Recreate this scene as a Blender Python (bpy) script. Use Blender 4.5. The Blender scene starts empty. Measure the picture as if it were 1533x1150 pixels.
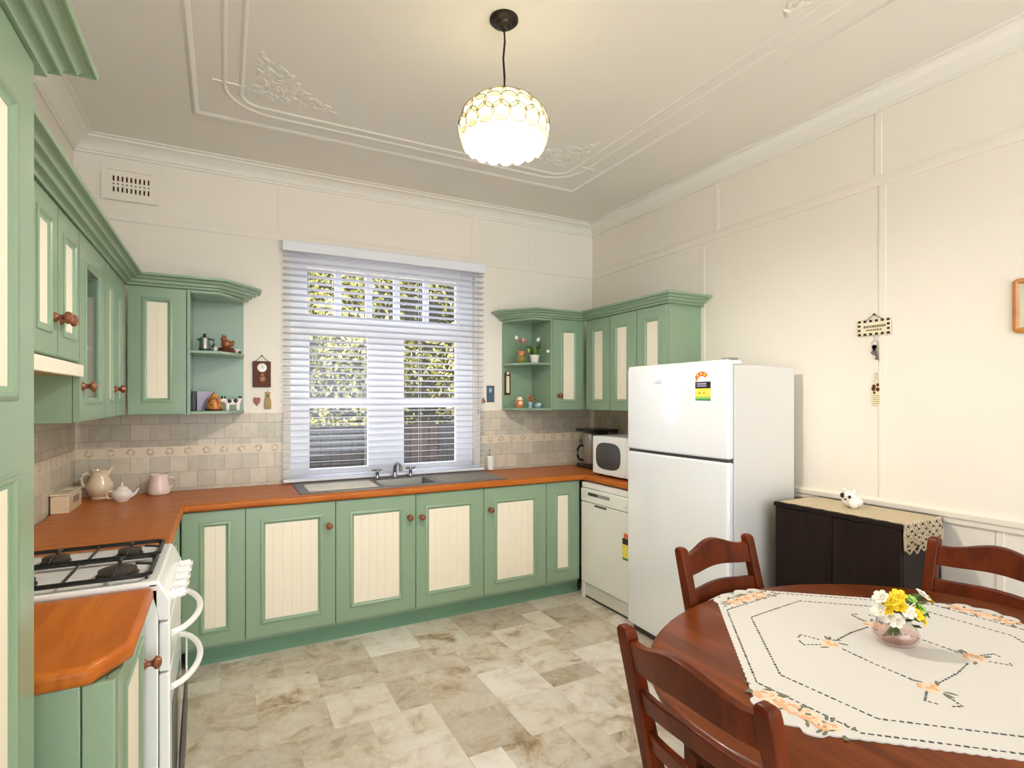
import bpy, bmesh, math, random
from mathutils import Vector, Matrix
random.seed(7)
PI = math.pi
SC = bpy.context.scene
COL = SC.collection

# ------------------------------------------------------------------ materials
def srgb(r, g, b):
    f = lambda c: (c/255/12.92) if c/255 <= .04045 else ((c/255+.055)/1.055)**2.4
    return (f(r), f(g), f(b), 1)

def new_mat(name):
    m = bpy.data.materials.new(name); m.use_nodes = True
    nt = m.node_tree
    return m, nt, nt.nodes['Principled BSDF']

def N(nt, kind, **kw):
    n = nt.nodes.new(kind)
    for k, v in kw.items():
        if k.startswith('i_'):
            n.inputs[k[2:].replace('_', ' ')].default_value = v
        else:
            setattr(n, k, v)
    return n

def plain(name, col, rough=.5, metal=0, var=.06, scale=12, bump=0, coat=0, spec=.5):
    m, nt, b = new_mat(name)
    tc = N(nt, 'ShaderNodeTexCoord')
    no = N(nt, 'ShaderNodeTexNoise', i_Scale=scale, i_Detail=4)
    nt.links.new(tc.outputs['Object'], no.inputs['Vector'])
    mx = N(nt, 'ShaderNodeMix', data_type='RGBA')
    mx.inputs[6].default_value = tuple(max(0, c*(1-var)) for c in col[:3])+(1,)
    mx.inputs[7].default_value = tuple(min(1, c*(1+var)) for c in col[:3])+(1,)
    nt.links.new(no.outputs['Fac'], mx.inputs[0])
    nt.links.new(mx.outputs[2], b.inputs['Base Color'])
    b.inputs['Roughness'].default_value = rough
    b.inputs['Metallic'].default_value = metal
    b.inputs['Coat Weight'].default_value = coat
    b.inputs['Coat Roughness'].default_value = .15
    b.inputs['Specular IOR Level'].default_value = spec
    if bump:
        bp = N(nt, 'ShaderNodeBump', i_Strength=bump, i_Distance=.01)
        nt.links.new(no.outputs['Fac'], bp.inputs['Height'])
        nt.links.new(bp.outputs['Normal'], b.inputs['Normal'])
    return m

def wood(name, dark, light, stretch=(2, 30, 30), rough=.35, coat=.2, detail=6, spec=.5):
    m, nt, b = new_mat(name)
    tc = N(nt, 'ShaderNodeTexCoord')
    mp = N(nt, 'ShaderNodeMapping'); mp.inputs['Scale'].default_value = stretch
    nt.links.new(tc.outputs['Object'], mp.inputs['Vector'])
    no = N(nt, 'ShaderNodeTexNoise', i_Scale=1.0, i_Detail=detail, i_Roughness=.6, i_Distortion=.6)
    nt.links.new(mp.outputs['Vector'], no.inputs['Vector'])
    cr = N(nt, 'ShaderNodeValToRGB')
    cr.color_ramp.elements[0].position = .3; cr.color_ramp.elements[0].color = dark
    cr.color_ramp.elements[1].position = .72; cr.color_ramp.elements[1].color = light
    nt.links.new(no.outputs['Fac'], cr.inputs['Fac'])
    nt.links.new(cr.outputs['Color'], b.inputs['Base Color'])
    b.inputs['Roughness'].default_value = rough
    b.inputs['Coat Weight'].default_value = coat
    b.inputs['Coat Roughness'].default_value = .12
    b.inputs['Specular IOR Level'].default_value = spec
    return m

def glass(name, col=(1, 1, 1, 1), rough=.0, thin=True, ior=1.45):
    m, nt, b = new_mat(name)
    if thin:   # single-sheet pane: mostly clear with a fresnel reflection
        tr = N(nt, 'ShaderNodeBsdfTransparent'); tr.inputs['Color'].default_value = col
        gl = N(nt, 'ShaderNodeBsdfGlossy'); gl.inputs['Roughness'].default_value = rough
        lw = N(nt, 'ShaderNodeLayerWeight'); pw = N(nt, 'ShaderNodeMath', operation='POWER'); pw.inputs[1].default_value = 4
        nt.links.new(lw.outputs['Facing'], pw.inputs[0])
        fr = N(nt, 'ShaderNodeMapRange'); fr.inputs['To Min'].default_value = .04*(ior/1.45)**2; fr.inputs['To Max'].default_value = .6
        nt.links.new(pw.outputs[0], fr.inputs[0])
        mx = N(nt, 'ShaderNodeMixShader')
        nt.links.new(fr.outputs[0], mx.inputs[0]); nt.links.new(tr.outputs[0], mx.inputs[1]); nt.links.new(gl.outputs[0], mx.inputs[2])
        nt.links.new(mx.outputs[0], nt.nodes['Material Output'].inputs['Surface'])
    else:
        b.inputs['Base Color'].default_value = col
        b.inputs['Transmission Weight'].default_value = 1
        b.inputs['Roughness'].default_value = rough
        b.inputs['IOR'].default_value = ior
    return m

def tile_mat(name, axis):
    """100 mm stoneware wall tiles in running bond; axis = horizontal world axis of that wall"""
    m, nt, b = new_mat(name)
    tc = N(nt, 'ShaderNodeTexCoord'); sx = N(nt, 'ShaderNodeSeparateXYZ'); cx = N(nt, 'ShaderNodeCombineXYZ')
    nt.links.new(tc.outputs['Object'], sx.inputs[0])
    ad = N(nt, 'ShaderNodeMath', operation='ADD'); ad.inputs[1].default_value = 5.0
    nt.links.new(sx.outputs['X' if axis == 'x' else 'Y'], ad.inputs[0])
    nt.links.new(ad.outputs[0], cx.inputs['X'])
    az = N(nt, 'ShaderNodeMath', operation='ADD'); az.inputs[1].default_value = .07
    nt.links.new(sx.outputs['Z'], az.inputs[0]); nt.links.new(az.outputs[0], cx.inputs['Y'])
    br = N(nt, 'ShaderNodeTexBrick', offset=.5, offset_frequency=2, squash=1)
    br.inputs['Scale'].default_value = 1; br.inputs['Brick Width'].default_value = .1; br.inputs['Row Height'].default_value = .1
    br.inputs['Mortar Size'].default_value = .0022; br.inputs['Mortar Smooth'].default_value = .3; br.inputs['Bias'].default_value = 0
    br.inputs['Color1'].default_value = srgb(214, 203, 182); br.inputs['Color2'].default_value = srgb(192, 186, 167)
    br.inputs['Mortar'].default_value = srgb(176, 165, 145)
    nt.links.new(cx.outputs[0], br.inputs['Vector'])
    no = N(nt, 'ShaderNodeTexNoise', i_Scale=18, i_Detail=5)
    nt.links.new(tc.outputs['Object'], no.inputs['Vector'])
    mx = N(nt, 'ShaderNodeMix', data_type='RGBA', blend_type='OVERLAY'); mx.inputs[0].default_value = .22
    nt.links.new(br.outputs['Color'], mx.inputs[6]); nt.links.new(no.outputs['Fac'], mx.inputs[7])
    nt.links.new(mx.outputs[2], b.inputs['Base Color'])
    bp = N(nt, 'ShaderNodeBump', i_Strength=.35, i_Distance=.003); bp.invert = True
    nt.links.new(br.outputs['Fac'], bp.inputs['Height']); nt.links.new(bp.outputs['Normal'], b.inputs['Normal'])
    b.inputs['Roughness'].default_value = .35
    return m

def border_mat(name, axis):
    """cream border tile with a printed wreath repeated every 100 mm"""
    m, nt, b = new_mat(name)
    tc = N(nt, 'ShaderNodeTexCoord'); sx = N(nt, 'ShaderNodeSeparateXYZ')
    nt.links.new(tc.outputs['Object'], sx.inputs[0])
    no = N(nt, 'ShaderNodeTexNoise', i_Scale=55, i_Detail=3, i_Distortion=1.5)
    nt.links.new(tc.outputs['Object'], no.inputs['Vector'])
    pp = N(nt, 'ShaderNodeMath', operation='PINGPONG'); pp.inputs[1].default_value = .05
    nt.links.new(sx.outputs['X' if axis == 'x' else 'Y'], pp.inputs[0])
    zz = N(nt, 'ShaderNodeMath', operation='SUBTRACT'); zz.inputs[1].default_value = 1.16
    nt.links.new(sx.outputs['Z'], zz.inputs[0])
    cx = N(nt, 'ShaderNodeCombineXYZ'); nt.links.new(pp.outputs[0], cx.inputs[0]); nt.links.new(zz.outputs[0], cx.inputs[1])
    ln = N(nt, 'ShaderNodeVectorMath', operation='LENGTH'); nt.links.new(cx.outputs[0], ln.inputs[0])
    ring = N(nt, 'ShaderNodeMath', operation='SUBTRACT'); ring.inputs[1].default_value = .017
    nt.links.new(ln.outputs['Value'], ring.inputs[0])
    ab = N(nt, 'ShaderNodeMath', operation='ABSOLUTE'); nt.links.new(ring.outputs[0], ab.inputs[0])
    lt = N(nt, 'ShaderNodeMath', operation='LESS_THAN'); lt.inputs[1].default_value = .007
    nt.links.new(ab.outputs[0], lt.inputs[0])
    gt = N(nt, 'ShaderNodeMath', operation='GREATER_THAN'); gt.inputs[1].default_value = .48
    nt.links.new(no.outputs['Fac'], gt.inputs[0])
    mu = N(nt, 'ShaderNodeMath', operation='MULTIPLY'); nt.links.new(lt.outputs[0], mu.inputs[0]); nt.links.new(gt.outputs[0], mu.inputs[1])
    m2 = N(nt, 'ShaderNodeMath', operation='MULTIPLY'); m2.inputs[1].default_value = .6
    nt.links.new(mu.outputs[0], m2.inputs[0])
    mx = N(nt, 'ShaderNodeMix', data_type='RGBA')
    mx.inputs[6].default_value = srgb(222, 208, 184); mx.inputs[7].default_value = srgb(150, 130, 104)
    nt.links.new(m2.outputs[0], mx.inputs[0]); nt.links.new(mx.outputs[2], b.inputs['Base Color'])
    b.inputs['Roughness'].default_value = .35
    return m

def floor_mat():
    m, nt, b = new_mat('vinyl_stone_floor')
    at = N(nt, 'ShaderNodeAttribute', attribute_name='tone')
    tc = N(nt, 'ShaderNodeTexCoord'); sp = N(nt, 'ShaderNodeSeparateColor')
    nt.links.new(at.outputs['Color'], sp.inputs[0])
    cb = N(nt, 'ShaderNodeVectorMath', operation='SCALE'); cb.inputs['Scale'].default_value = 40
    nt.links.new(at.outputs['Color'], cb.inputs[0])
    va = N(nt, 'ShaderNodeVectorMath', operation='ADD'); nt.links.new(tc.outputs['Object'], va.inputs[0]); nt.links.new(cb.outputs[0], va.inputs[1])
    n1 = N(nt, 'ShaderNodeTexNoise', i_Scale=6, i_Detail=10, i_Roughness=.68, i_Distortion=.55)
    nt.links.new(va.outputs[0], n1.inputs['Vector'])
    n2 = N(nt, 'ShaderNodeTexNoise', i_Scale=30, i_Detail=6, i_Roughness=.7)
    nt.links.new(va.outputs[0], n2.inputs['Vector'])
    def ramp(stops):
        r = N(nt, 'ShaderNodeValToRGB'); e = r.color_ramp.elements
        e[0].position, e[0].color = stops[0]; e[1].position, e[1].color = stops[-1]
        for p, c in stops[1:-1]:
            q = e.new(p); q.color = c
        return r
    base = ramp([(0, srgb(167, 154, 133)), (.2, srgb(195, 182, 161)), (.45, srgb(215, 205, 189)), (.75, srgb(233, 226, 215)), (1, srgb(241, 236, 229))])
    nt.links.new(sp.outputs[0], base.inputs['Fac'])
    vein = ramp([(.36, srgb(138, 106, 70)), (.43, srgb(195, 174, 145)), (.5, srgb(219, 209, 193)), (.68, srgb(239, 234, 226))])
    nt.links.new(n1.outputs['Fac'], vein.inputs['Fac'])
    mx = N(nt, 'ShaderNodeMix', data_type='RGBA')
    mf = N(nt, 'ShaderNodeMapRange'); mf.inputs['To Min'].default_value = .35; mf.inputs['To Max'].default_value = .8
    nt.links.new(sp.outputs[1], mf.inputs[0]); nt.links.new(mf.outputs[0], mx.inputs[0])
    nt.links.new(base.outputs[0], mx.inputs[6]); nt.links.new(vein.outputs[0], mx.inputs[7])
    ov = N(nt, 'ShaderNodeMix', data_type='RGBA', blend_type='OVERLAY'); ov.inputs[0].default_value = .3
    nt.links.new(mx.outputs[2], ov.inputs[6]); nt.links.new(n2.outputs['Fac'], ov.inputs[7])
    nt.links.new(ov.outputs[2], b.inputs['Base Color'])
    b.inputs['Roughness'].default_value = .42
    return m

def translucent(name, col, gloss=.15, tr=.6):
    m, nt, b = new_mat(name)
    d = N(nt, 'ShaderNodeBsdfDiffuse'); d.inputs[0].default_value = col
    t = N(nt, 'ShaderNodeBsdfTranslucent'); t.inputs[0].default_value = col
    g = N(nt, 'ShaderNodeBsdfGlossy'); g.inputs['Roughness'].default_value = .25
    mx = N(nt, 'ShaderNodeMixShader'); mx.inputs[0].default_value = tr
    nt.links.new(d.outputs[0], mx.inputs[1]); nt.links.new(t.outputs[0], mx.inputs[2])
    m2 = N(nt, 'ShaderNodeMixShader'); m2.inputs[0].default_value = gloss
    nt.links.new(mx.outputs[0], m2.inputs[1]); nt.links.new(g.outputs[0], m2.inputs[2])
    nt.links.new(m2.outputs[0], nt.nodes['Material Output'].inputs['Surface'])
    return m

def emit(name, col, s):
    m, nt, b = new_mat(name)
    b.inputs['Base Color'].default_value = col
    b.inputs['Emission Color'].default_value = col; b.inputs['Emission Strength'].default_value = s
    return m

M = {}
M['wall'] = plain('cream_wall_paint', srgb(240, 232, 218), .6, var=.015, scale=3)
M['trimw'] = plain('cream_trim_paint', srgb(240, 232, 216), .5, var=.015, scale=5)
M['ceil'] = plain('ceiling_paint', srgb(235, 230, 221), .7, var=.02, scale=2)
M['ceiltrim'] = plain('ceiling_moulding_paint', srgb(238, 233, 222), .6, var=.02, scale=4)
M['green'] = plain('sage_green_paint', srgb(136, 160, 132), .28, var=.03, scale=3, coat=.15)
M['greend'] = plain('sage_green_kickboard', srgb(108, 145, 117), .4, var=.05, scale=3)
M['cream'] = plain('cream_panel_paint', srgb(240, 229, 207), .45, var=.02, scale=6)
M['worktop'] = wood('orange_timber_worktop', srgb(164, 82, 24), srgb(194, 112, 42), (3.0, 22, 22), .36, .03, spec=.18)
M['worktopy'] = wood('orange_timber_worktop_along', srgb(166, 84, 24), srgb(198, 114, 42), (22, 3, 22), .36, .03, spec=.18)
M['chair'] = wood('mahogany_chair_wood', srgb(66, 22, 4), srgb(110, 43, 10), (14, 14, 4), .38, .04, spec=.16)
M['table'] = wood('mahogany_table_wood', srgb(80, 32, 6), srgb(124, 60, 17), (18, 2.2, 18), .32, .05, spec=.2)
M['knob'] = wood('turned_timber_knob', srgb(104, 50, 22), srgb(146, 78, 36), (20, 20, 60), .3, .4)
M['white'] = plain('white_enamel', srgb(240, 239, 236), .22, var=.008, coat=.4)
M['fridge'] = plain('glossy_fridge_enamel', srgb(240, 242, 245), .12, var=.006, coat=1.0)
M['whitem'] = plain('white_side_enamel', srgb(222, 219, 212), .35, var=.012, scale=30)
M['cream_app'] = plain('ivory_appliance_enamel', srgb(244, 242, 236), .3, var=.01, coat=.2)
M['black'] = plain('black_enamel', srgb(20, 19, 19), .35, var=.1)
M['darkgrey'] = plain('dark_grey_plastic', srgb(52, 50, 48), .4)
M['grey'] = plain('grey_plastic', srgb(150, 150, 148), .4)
M['gap'] = plain('gasket_and_gap_shade', srgb(70, 68, 64), .6)  # gasket rubber, also the dark filler painted for shade in gaps
M['steel'] = plain('brushed_steel', srgb(150, 147, 141), .5, metal=1, var=.05, scale=40)
M['chrome'] = plain('chrome', srgb(170, 170, 170), .1, metal=1, var=.02)
M['iron'] = plain('burner_cap_iron', srgb(58, 46, 40), .5, var=.15)
M['tilex'] = tile_mat('wall_tiles_along_back', 'x')
M['tiley'] = tile_mat('wall_tiles_along_side', 'y')
M['bordx'] = border_mat('border_tiles_along_back', 'x')
M['bordy'] = border_mat('border_tiles_along_side', 'y')
M['floor'] = floor_mat()
M['frame'] = plain('white_window_paint', srgb(240, 240, 242), .4, var=.01)
M['blind'] = plain('white_blind_slat', srgb(236, 237, 243), .45, var=.01)
M['slat'] = plain('white_slat_shade_grey', srgb(218, 220, 230), .4, var=.01)  # white slats greyed: the shade lines of the blind put into the colour
M['pane'] = glass('window_pane', (1, 1, 1, 1), .0)
M['cabglass'] = glass('cabinet_door_glass', (.95, .98, .96, 1), .0, ior=1.7)
M['bronze'] = plain('dark_bronze', srgb(44, 36, 30), .35, metal=.6)
M['capiz'] = translucent('capiz_shell', srgb(251, 243, 212), .10, .085)
M['brass'] = plain('brass_wire', srgb(156, 140, 96), .4, metal=.4)
M['bulb'] = emit('lit_bulb', srgb(255, 240, 205), 25)
M['dark_wood'] = wood('espresso_laminate', srgb(22, 12, 9), srgb(36, 22, 17), (20, 20, 3), .45, 0, spec=.2)
M['lace'] = plain('beige_lace', srgb(202, 184, 152), .9, var=.15, scale=120, bump=.5)
M['cloth'] = plain('white_tablecloth', srgb(212, 208, 201), .85, var=.015, scale=60)
M['stitch'] = plain('charcoal_thread', srgb(70, 70, 72), .9)
M['peach'] = plain('peach_thread', srgb(226, 170, 130), .9, var=.2, scale=80)
M['peachl'] = plain('pale_peach_thread', srgb(240, 206, 176), .9, var=.1, scale=80)
M['leafth'] = plain('olive_thread', srgb(112, 112, 92), .9, var=.2)
M['pinkglass'] = glass('pink_vase_glass', (.97, .945, .94, 1), .02, thin=True, ior=1.4)
M['pinkbase'] = glass('pink_vase_base', (.95, .85, .83, 1), .02, thin=True, ior=1.4)
M['yellow'] = plain('yellow_petal', srgb(240, 206, 40), .6, var=.12, scale=60)
M['petalw'] = plain('white_petal', srgb(244, 238, 222), .6, var=.04, scale=60)
M['leaf'] = plain('leaf_green', srgb(86, 122, 50), .55, var=.2, scale=40)
M['stem'] = plain('stem_green', srgb(96, 120, 60), .6, var=.15)
M['seatpad'] = plain('pale_grey_seat_fabric', srgb(176, 172, 166), .9, var=.08, scale=120)
M['china'] = plain('white_china', srgb(240, 234, 224), .18, var=.01, coat=.4)
M['creamchina'] = plain('cream_china', srgb(232, 214, 184), .22, var=.02, coat=.4)
M['pinkchina'] = plain('blush_china', srgb(238, 218, 206), .22, var=.02, coat=.4)
M['brown'] = plain('brown_glaze', srgb(138, 74, 32), .3, var=.3, scale=60, coat=.3)
M['dkbrown'] = plain('dark_brown_glaze', srgb(88, 44, 20), .5, var=.25, scale=60, spec=.25)
M['rose_clay'] = plain('rose_brown_clay', srgb(160, 96, 84), .6, var=.3, scale=70)
M['honey'] = plain('honey_glaze', srgb(196, 122, 40), .25, var=.25, scale=70, coat=.4)
M['lilac'] = plain('lilac_card', srgb(176, 168, 190), .7)
M['red'] = plain('red_petal', srgb(196, 62, 40), .5, var=.2)
M['pink'] = plain('pink_petal', srgb(196, 92, 110), .5, var=.2)
M['olive'] = plain('olive_pottery', srgb(140, 128, 58), .35, var=.25, scale=30)
M['terra'] = plain('orange_pottery', srgb(206, 120, 76), .4, var=.15, scale=40)
M['blue'] = plain('slate_blue_print', srgb(70, 92, 118), .5, var=.4, scale=18)
M['skyp'] = plain('pale_blue_print', srgb(168, 186, 204), .5, var=.2, scale=18)
M['bluew'] = plain('blue_white_glaze', srgb(150, 176, 184), .3, var=.3, scale=60)
M['paper'] = plain('cream_paper', srgb(236, 224, 190), .7, var=.05)
M['ink'] = plain('grey_brown_ink', srgb(110, 96, 78), .8)
M['oak'] = wood('golden_oak_frame', srgb(180, 112, 48), srgb(208, 142, 72), (6, 6, 20), .35, .3)
M['print'] = plain('pale_green_print', srgb(206, 208, 178), .6, var=.1, scale=8)
M['orange'] = plain('label_orange', srgb(222, 110, 56), .5, var=.1)
M['lyellow'] = plain('label_yellow', srgb(246, 226, 90), .5, var=.05)
M['lgreen'] = plain('label_green', srgb(150, 200, 90), .5, var=.05)
M['dgreen'] = plain('label_dark_green', srgb(60, 140, 90), .5)
M['lred'] = plain('label_red_ink', srgb(170, 90, 40), .5)
M['silver'] = plain('silver_badge', srgb(150, 152, 156), .3, metal=.5)
M['smoke'] = plain('dark_oven_window', srgb(58, 62, 60), .15, var=.1, coat=.5)
M['coffee'] = plain('steel_look_plastic', srgb(150, 142, 130), .3, metal=.4)
M['hoodfilter'] = plain('tan_filter', srgb(170, 140, 90), .6)
M['herb'] = plain('hessian', srgb(176, 152, 104), .9, var=.2, scale=60)
M['hedge'] = translucent('hedge_leaf', srgb(150, 148, 66), .08, .35)
M['hedgey'] = translucent('hedge_leaf_pale', srgb(214, 204, 130), .08, .35)
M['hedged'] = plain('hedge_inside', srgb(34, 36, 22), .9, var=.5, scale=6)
M['fence'] = wood('dark_stained_fence', srgb(15, 13, 13), srgb(26, 22, 21), (20, 20, 2), .8, 0)
M['fencer'] = wood('rust_brown_fence', srgb(30, 21, 17), srgb(46, 31, 24), (20, 20, 2), .8, 0)
M['ground'] = plain('garden_paving', srgb(150, 140, 124), .9, var=.2, scale=4)
M['utensil'] = plain('grey_brown_blade', srgb(92, 84, 76), .45)

# ------------------------------------------------------------------ mesh helpers
def B(): return bmesh.new()

def box(bm, x0, x1, y0, y1, z0, z1, mi=0):
    x0, x1 = min(x0, x1), max(x0, x1); y0, y1 = min(y0, y1), max(y0, y1); z0, z1 = min(z0, z1), max(z0, z1)
    v = [bm.verts.new(p) for p in ((x0,y0,z0),(x1,y0,z0),(x1,y1,z0),(x0,y1,z0),(x0,y0,z1),(x1,y0,z1),(x1,y1,z1),(x0,y1,z1))]
    for q in ((0,3,2,1),(4,5,6,7),(0,1,5,4),(1,2,6,5),(2,3,7,6),(3,0,4,7)):
        bm.faces.new([v[i] for i in q]).material_index = mi
    return v

def boxb(x0, x1, y0, y1, z0, z1):
    bm = B(); box(bm, x0, x1, y0, y1, z0, z1); return bm

def prism(bm, pts, z0, z1, mi=0):
    a = [bm.verts.new((x, y, z0)) for x, y in pts]; b = [bm.verts.new((x, y, z1)) for x, y in pts]
    n = len(pts)
    bm.faces.new(a[::-1]).material_index = mi; bm.faces.new(b).material_index = mi
    for i in range(n):
        bm.faces.new((a[i], a[(i+1) % n], b[(i+1) % n], b[i])).material_index = mi

def lathe(bm, prof, c=(0,0,0), n=24, axis='z', mi=0, squash=(1,1)):
    rings = []
    def pt(r, h, t):
        a, b2 = r*math.cos(t)*squash[0], r*math.sin(t)*squash[1]
        if axis == 'z': p = (a, b2, h)
        elif axis == 'y': p = (a, h, b2)
        else: p = (h, a, b2)
        return (p[0]+c[0], p[1]+c[1], p[2]+c[2])
    for r, h in prof:
        if r < 1e-6: rings.append([bm.verts.new(pt(0, h, 0))])
        else: rings.append([bm.verts.new(pt(r, h, 2*PI*i/n)) for i in range(n)])
    for a, b2 in zip(rings, rings[1:]):
        for i in range(n):
            j = (i+1) % n
            if len(a) == 1 and len(b2) == 1: continue
            if len(a) == 1: f = bm.faces.new((a[0], b2[j], b2[i]))
            elif len(b2) == 1: f = bm.faces.new((a[i], a[j], b2[0]))
            else: f = bm.faces.new((a[i], a[j], b2[j], b2[i]))
            f.material_index = mi

def tube(bm, pts, r, n=8, mi=0, closed=False):
    pts = [Vector(p) for p in pts]; rings = []; N_ = len(pts)
    up = Vector((0, 0, 1))
    for i, p in enumerate(pts):
        if closed: t = pts[(i+1) % N_] - pts[i-1]
        else: t = pts[min(i+1, N_-1)] - pts[max(i-1, 0)]
        t.normalize()
        a = t.cross(up)
        if a.length < .05: a = t.cross(Vector((0, 1, 0)))
        a.normalize(); b2 = t.cross(a)
        rr = r[i] if isinstance(r, (list, tuple)) else r
        rings.append([bm.verts.new(p + a*rr*math.cos(2*PI*k/n) + b2*rr*math.sin(2*PI*k/n)) for k in range(n)])
    pairs = list(zip(rings, rings[1:])) + ([(rings[-1], rings[0])] if closed else [])
    for a, b2 in pairs:
        for k in range(n):
            j = (k+1) % n
            bm.faces.new((a[k], a[j], b2[j], b2[k])).material_index = mi
    if not closed:
        bm.faces.new(rings[0][::-1]).material_index = mi; bm.faces.new(rings[-1]).material_index = mi

def ellip(bm, c, r, mi=0, u=14, v=9, rot=None):
    mt = Matrix.Translation(c)
    if rot: mt = mt @ rot
    mt = mt @ Matrix.Diagonal((r[0], r[1], r[2], 1))
    g = bmesh.ops.create_uvsphere(bm, u_segments=u, v_segments=v, radius=1, matrix=mt)
    for vv in g['verts']:
        for f in vv.link_faces: f.material_index = mi

def grid_solid(bm, us, vs, incl, w0, w1, mp):
    """solid slab made of grid cells; mp maps (u, v, w) to a point"""
    cells = [(i, j) for i in range(len(us)-1) for j in range(len(vs)-1) if incl((us[i]+us[i+1])/2, (vs[j]+vs[j+1])/2)]
    S = set(cells); cache = {}
    def V(i, j, k):
        if (i, j, k) not in cache: cache[(i, j, k)] = bm.verts.new(mp(us[i], vs[j], (w0, w1)[k]))
        return cache[(i, j, k)]
    for i, j in cells:
        bm.faces.new((V(i,j,1), V(i+1,j,1), V(i+1,j+1,1), V(i,j+1,1)))
        bm.faces.new((V(i,j,0), V(i,j+1,0), V(i+1,j+1,0), V(i+1,j,0)))
        for di, dj, a, b2 in ((-1,0,(i,j),(i,j+1)), (1,0,(i+1,j+1),(i+1,j)), (0,-1,(i+1,j),(i,j)), (0,1,(i,j+1),(i+1,j+1))):
            if (i+di, j+dj) not in S:
                bm.faces.new((V(*a,0), V(*a,1), V(*b2,1), V(*b2,0)))
    bmesh.ops.recalc_face_normals(bm, faces=bm.faces[:])

def sweep(bm, path, prof, z=0, side=1, closed=False, mi=0):
    """profile (out, up) swept along an XY polyline with mitred corners; side=+1 puts 'out' to the left of travel"""
    P = [Vector(p) for p in path]; n = len(P); rings = []
    for i in range(n):
        segs = []
        if closed or i > 0: segs.append((P[i]-P[i-1]).normalized())
        if closed or i < n-1: segs.append((P[(i+1) % n]-P[i]).normalized())
        ns = [Vector((-s.y, s.x))*side for s in segs]
        m = ns[0] if len(ns) == 1 else (ns[0]+ns[1])/(1+ns[0].dot(ns[1]))
        rings.append([bm.verts.new((P[i].x+m.x*o, P[i].y+m.y*o, z+u)) for o, u in prof])
    k = len(prof)
    prs = list(zip(rings, rings[1:])) + ([(rings[-1], rings[0])] if closed else [])
    for a, b2 in prs:
        for j in range(k):
            l = (j+1) % k
            bm.faces.new((a[j], a[l], b2[l], b2[j])).material_index = mi
    if not closed:
        bm.faces.new(rings[0]).material_index = mi; bm.faces.new(rings[-1][::-1]).material_index = mi
    bmesh.ops.recalc_face_normals(bm, faces=bm.faces[:])

def loft(bm, secs, mi=0):
    R = [[bm.verts.new(p) for p in s] for s in secs]; k = len(secs[0])
    for a, b2 in zip(R, R[1:]):
        for j in range(k):
            l = (j+1) % k
            bm.faces.new((a[j], a[l], b2[l], b2[j])).material_index = mi
    bm.faces.new(R[0][::-1]).material_index = mi; bm.faces.new(R[-1]).material_index = mi
    bmesh.ops.recalc_face_normals(bm, faces=bm.faces[:])

def root_loc(p):
    while p.parent: p = p.parent
    return Vector(p.location)

def obj(name, bm, mat, parent=None, bevel=0, seg=2, angle=35, sub=0, world=True):
    me = bpy.data.meshes.new(name)
    if parent is not None and world:
        bmesh.ops.translate(bm, verts=bm.verts[:], vec=-root_loc(parent))
    bm.to_mesh(me); bm.free()
    for f in me.polygons: f.use_smooth = True
    me.set_sharp_from_angle(angle=math.radians(angle))
    for m in (mat if isinstance(mat, (list, tuple)) else [mat]): me.materials.append(M[m] if isinstance(m, str) else m)
    o = bpy.data.objects.new(name, me); COL.objects.link(o)
    if parent is not None: o.parent = parent
    if sub:
        s = o.modifiers.new('smooth', 'SUBSURF'); s.levels = sub; s.render_levels = sub
    if bevel:
        b = o.modifiers.new('bevel', 'BEVEL'); b.width = bevel; b.segments = seg; b.limit_method = 'ANGLE'; b.angle_limit = math.radians(40)
        b.harden_normals = False
    return o

def tag(o, label, cat, group=None, kind=None):
    o['label'] = label; o['category'] = cat
    if group: o['group'] = group
    if kind: o['kind'] = kind
    return o

def thing(name, label, cat, loc=(0,0,0), group=None, kind=None):
    o = bpy.data.objects.new(name, None); COL.objects.link(o)
    o.location = loc; o.empty_display_size = .1
    return tag(o, label, cat, group, kind)

def one(name, bm, mat, label, cat, group=None, kind=None, origin=None, **kw):
    """a thing that is a single mesh, with its origin at its base"""
    if origin is not None:
        bmesh.ops.translate(bm, verts=bm.verts[:], vec=-Vector(origin))
    o = obj(name, bm, mat, None, **kw)
    if origin is not None: o.location = origin
    return tag(o, label, cat, group, kind)

def struct(name, bm, mat, label, cat, **kw):
    return one(name, bm, mat, label, cat, kind='structure', **kw)

def copy_tree(o, parent=None):
    c = o.copy(); COL.objects.link(c); c.parent = parent
    for ch in list(o.children): copy_tree(ch, c)
    return c

def frame_mtx(origin, u, n):
    """local x -> u (along the face), local y -> -n (into the face), local z -> up"""
    u = Vector(u).normalized(); n = Vector(n).normalized()
    m = Matrix(((u.x, -n.x, 0, origin[0]), (u.y, -n.y, 0, origin[1]), (0, 0, 1, origin[2]), (0, 0, 0, 1)))
    return m

def xf(bm, m):
    bmesh.ops.transform(bm, matrix=m, verts=bm.verts[:])
    if m.to_3x3().determinant() < 0: bmesh.ops.reverse_faces(bm, faces=bm.faces[:])
    return bm

# ------------------------------------------------------------------ room dimensions
XL, XR, YB, YF, ZC = -.777, 2.92, 4.0, -4.6, 3.02
WT = .912            # worktop height

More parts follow.
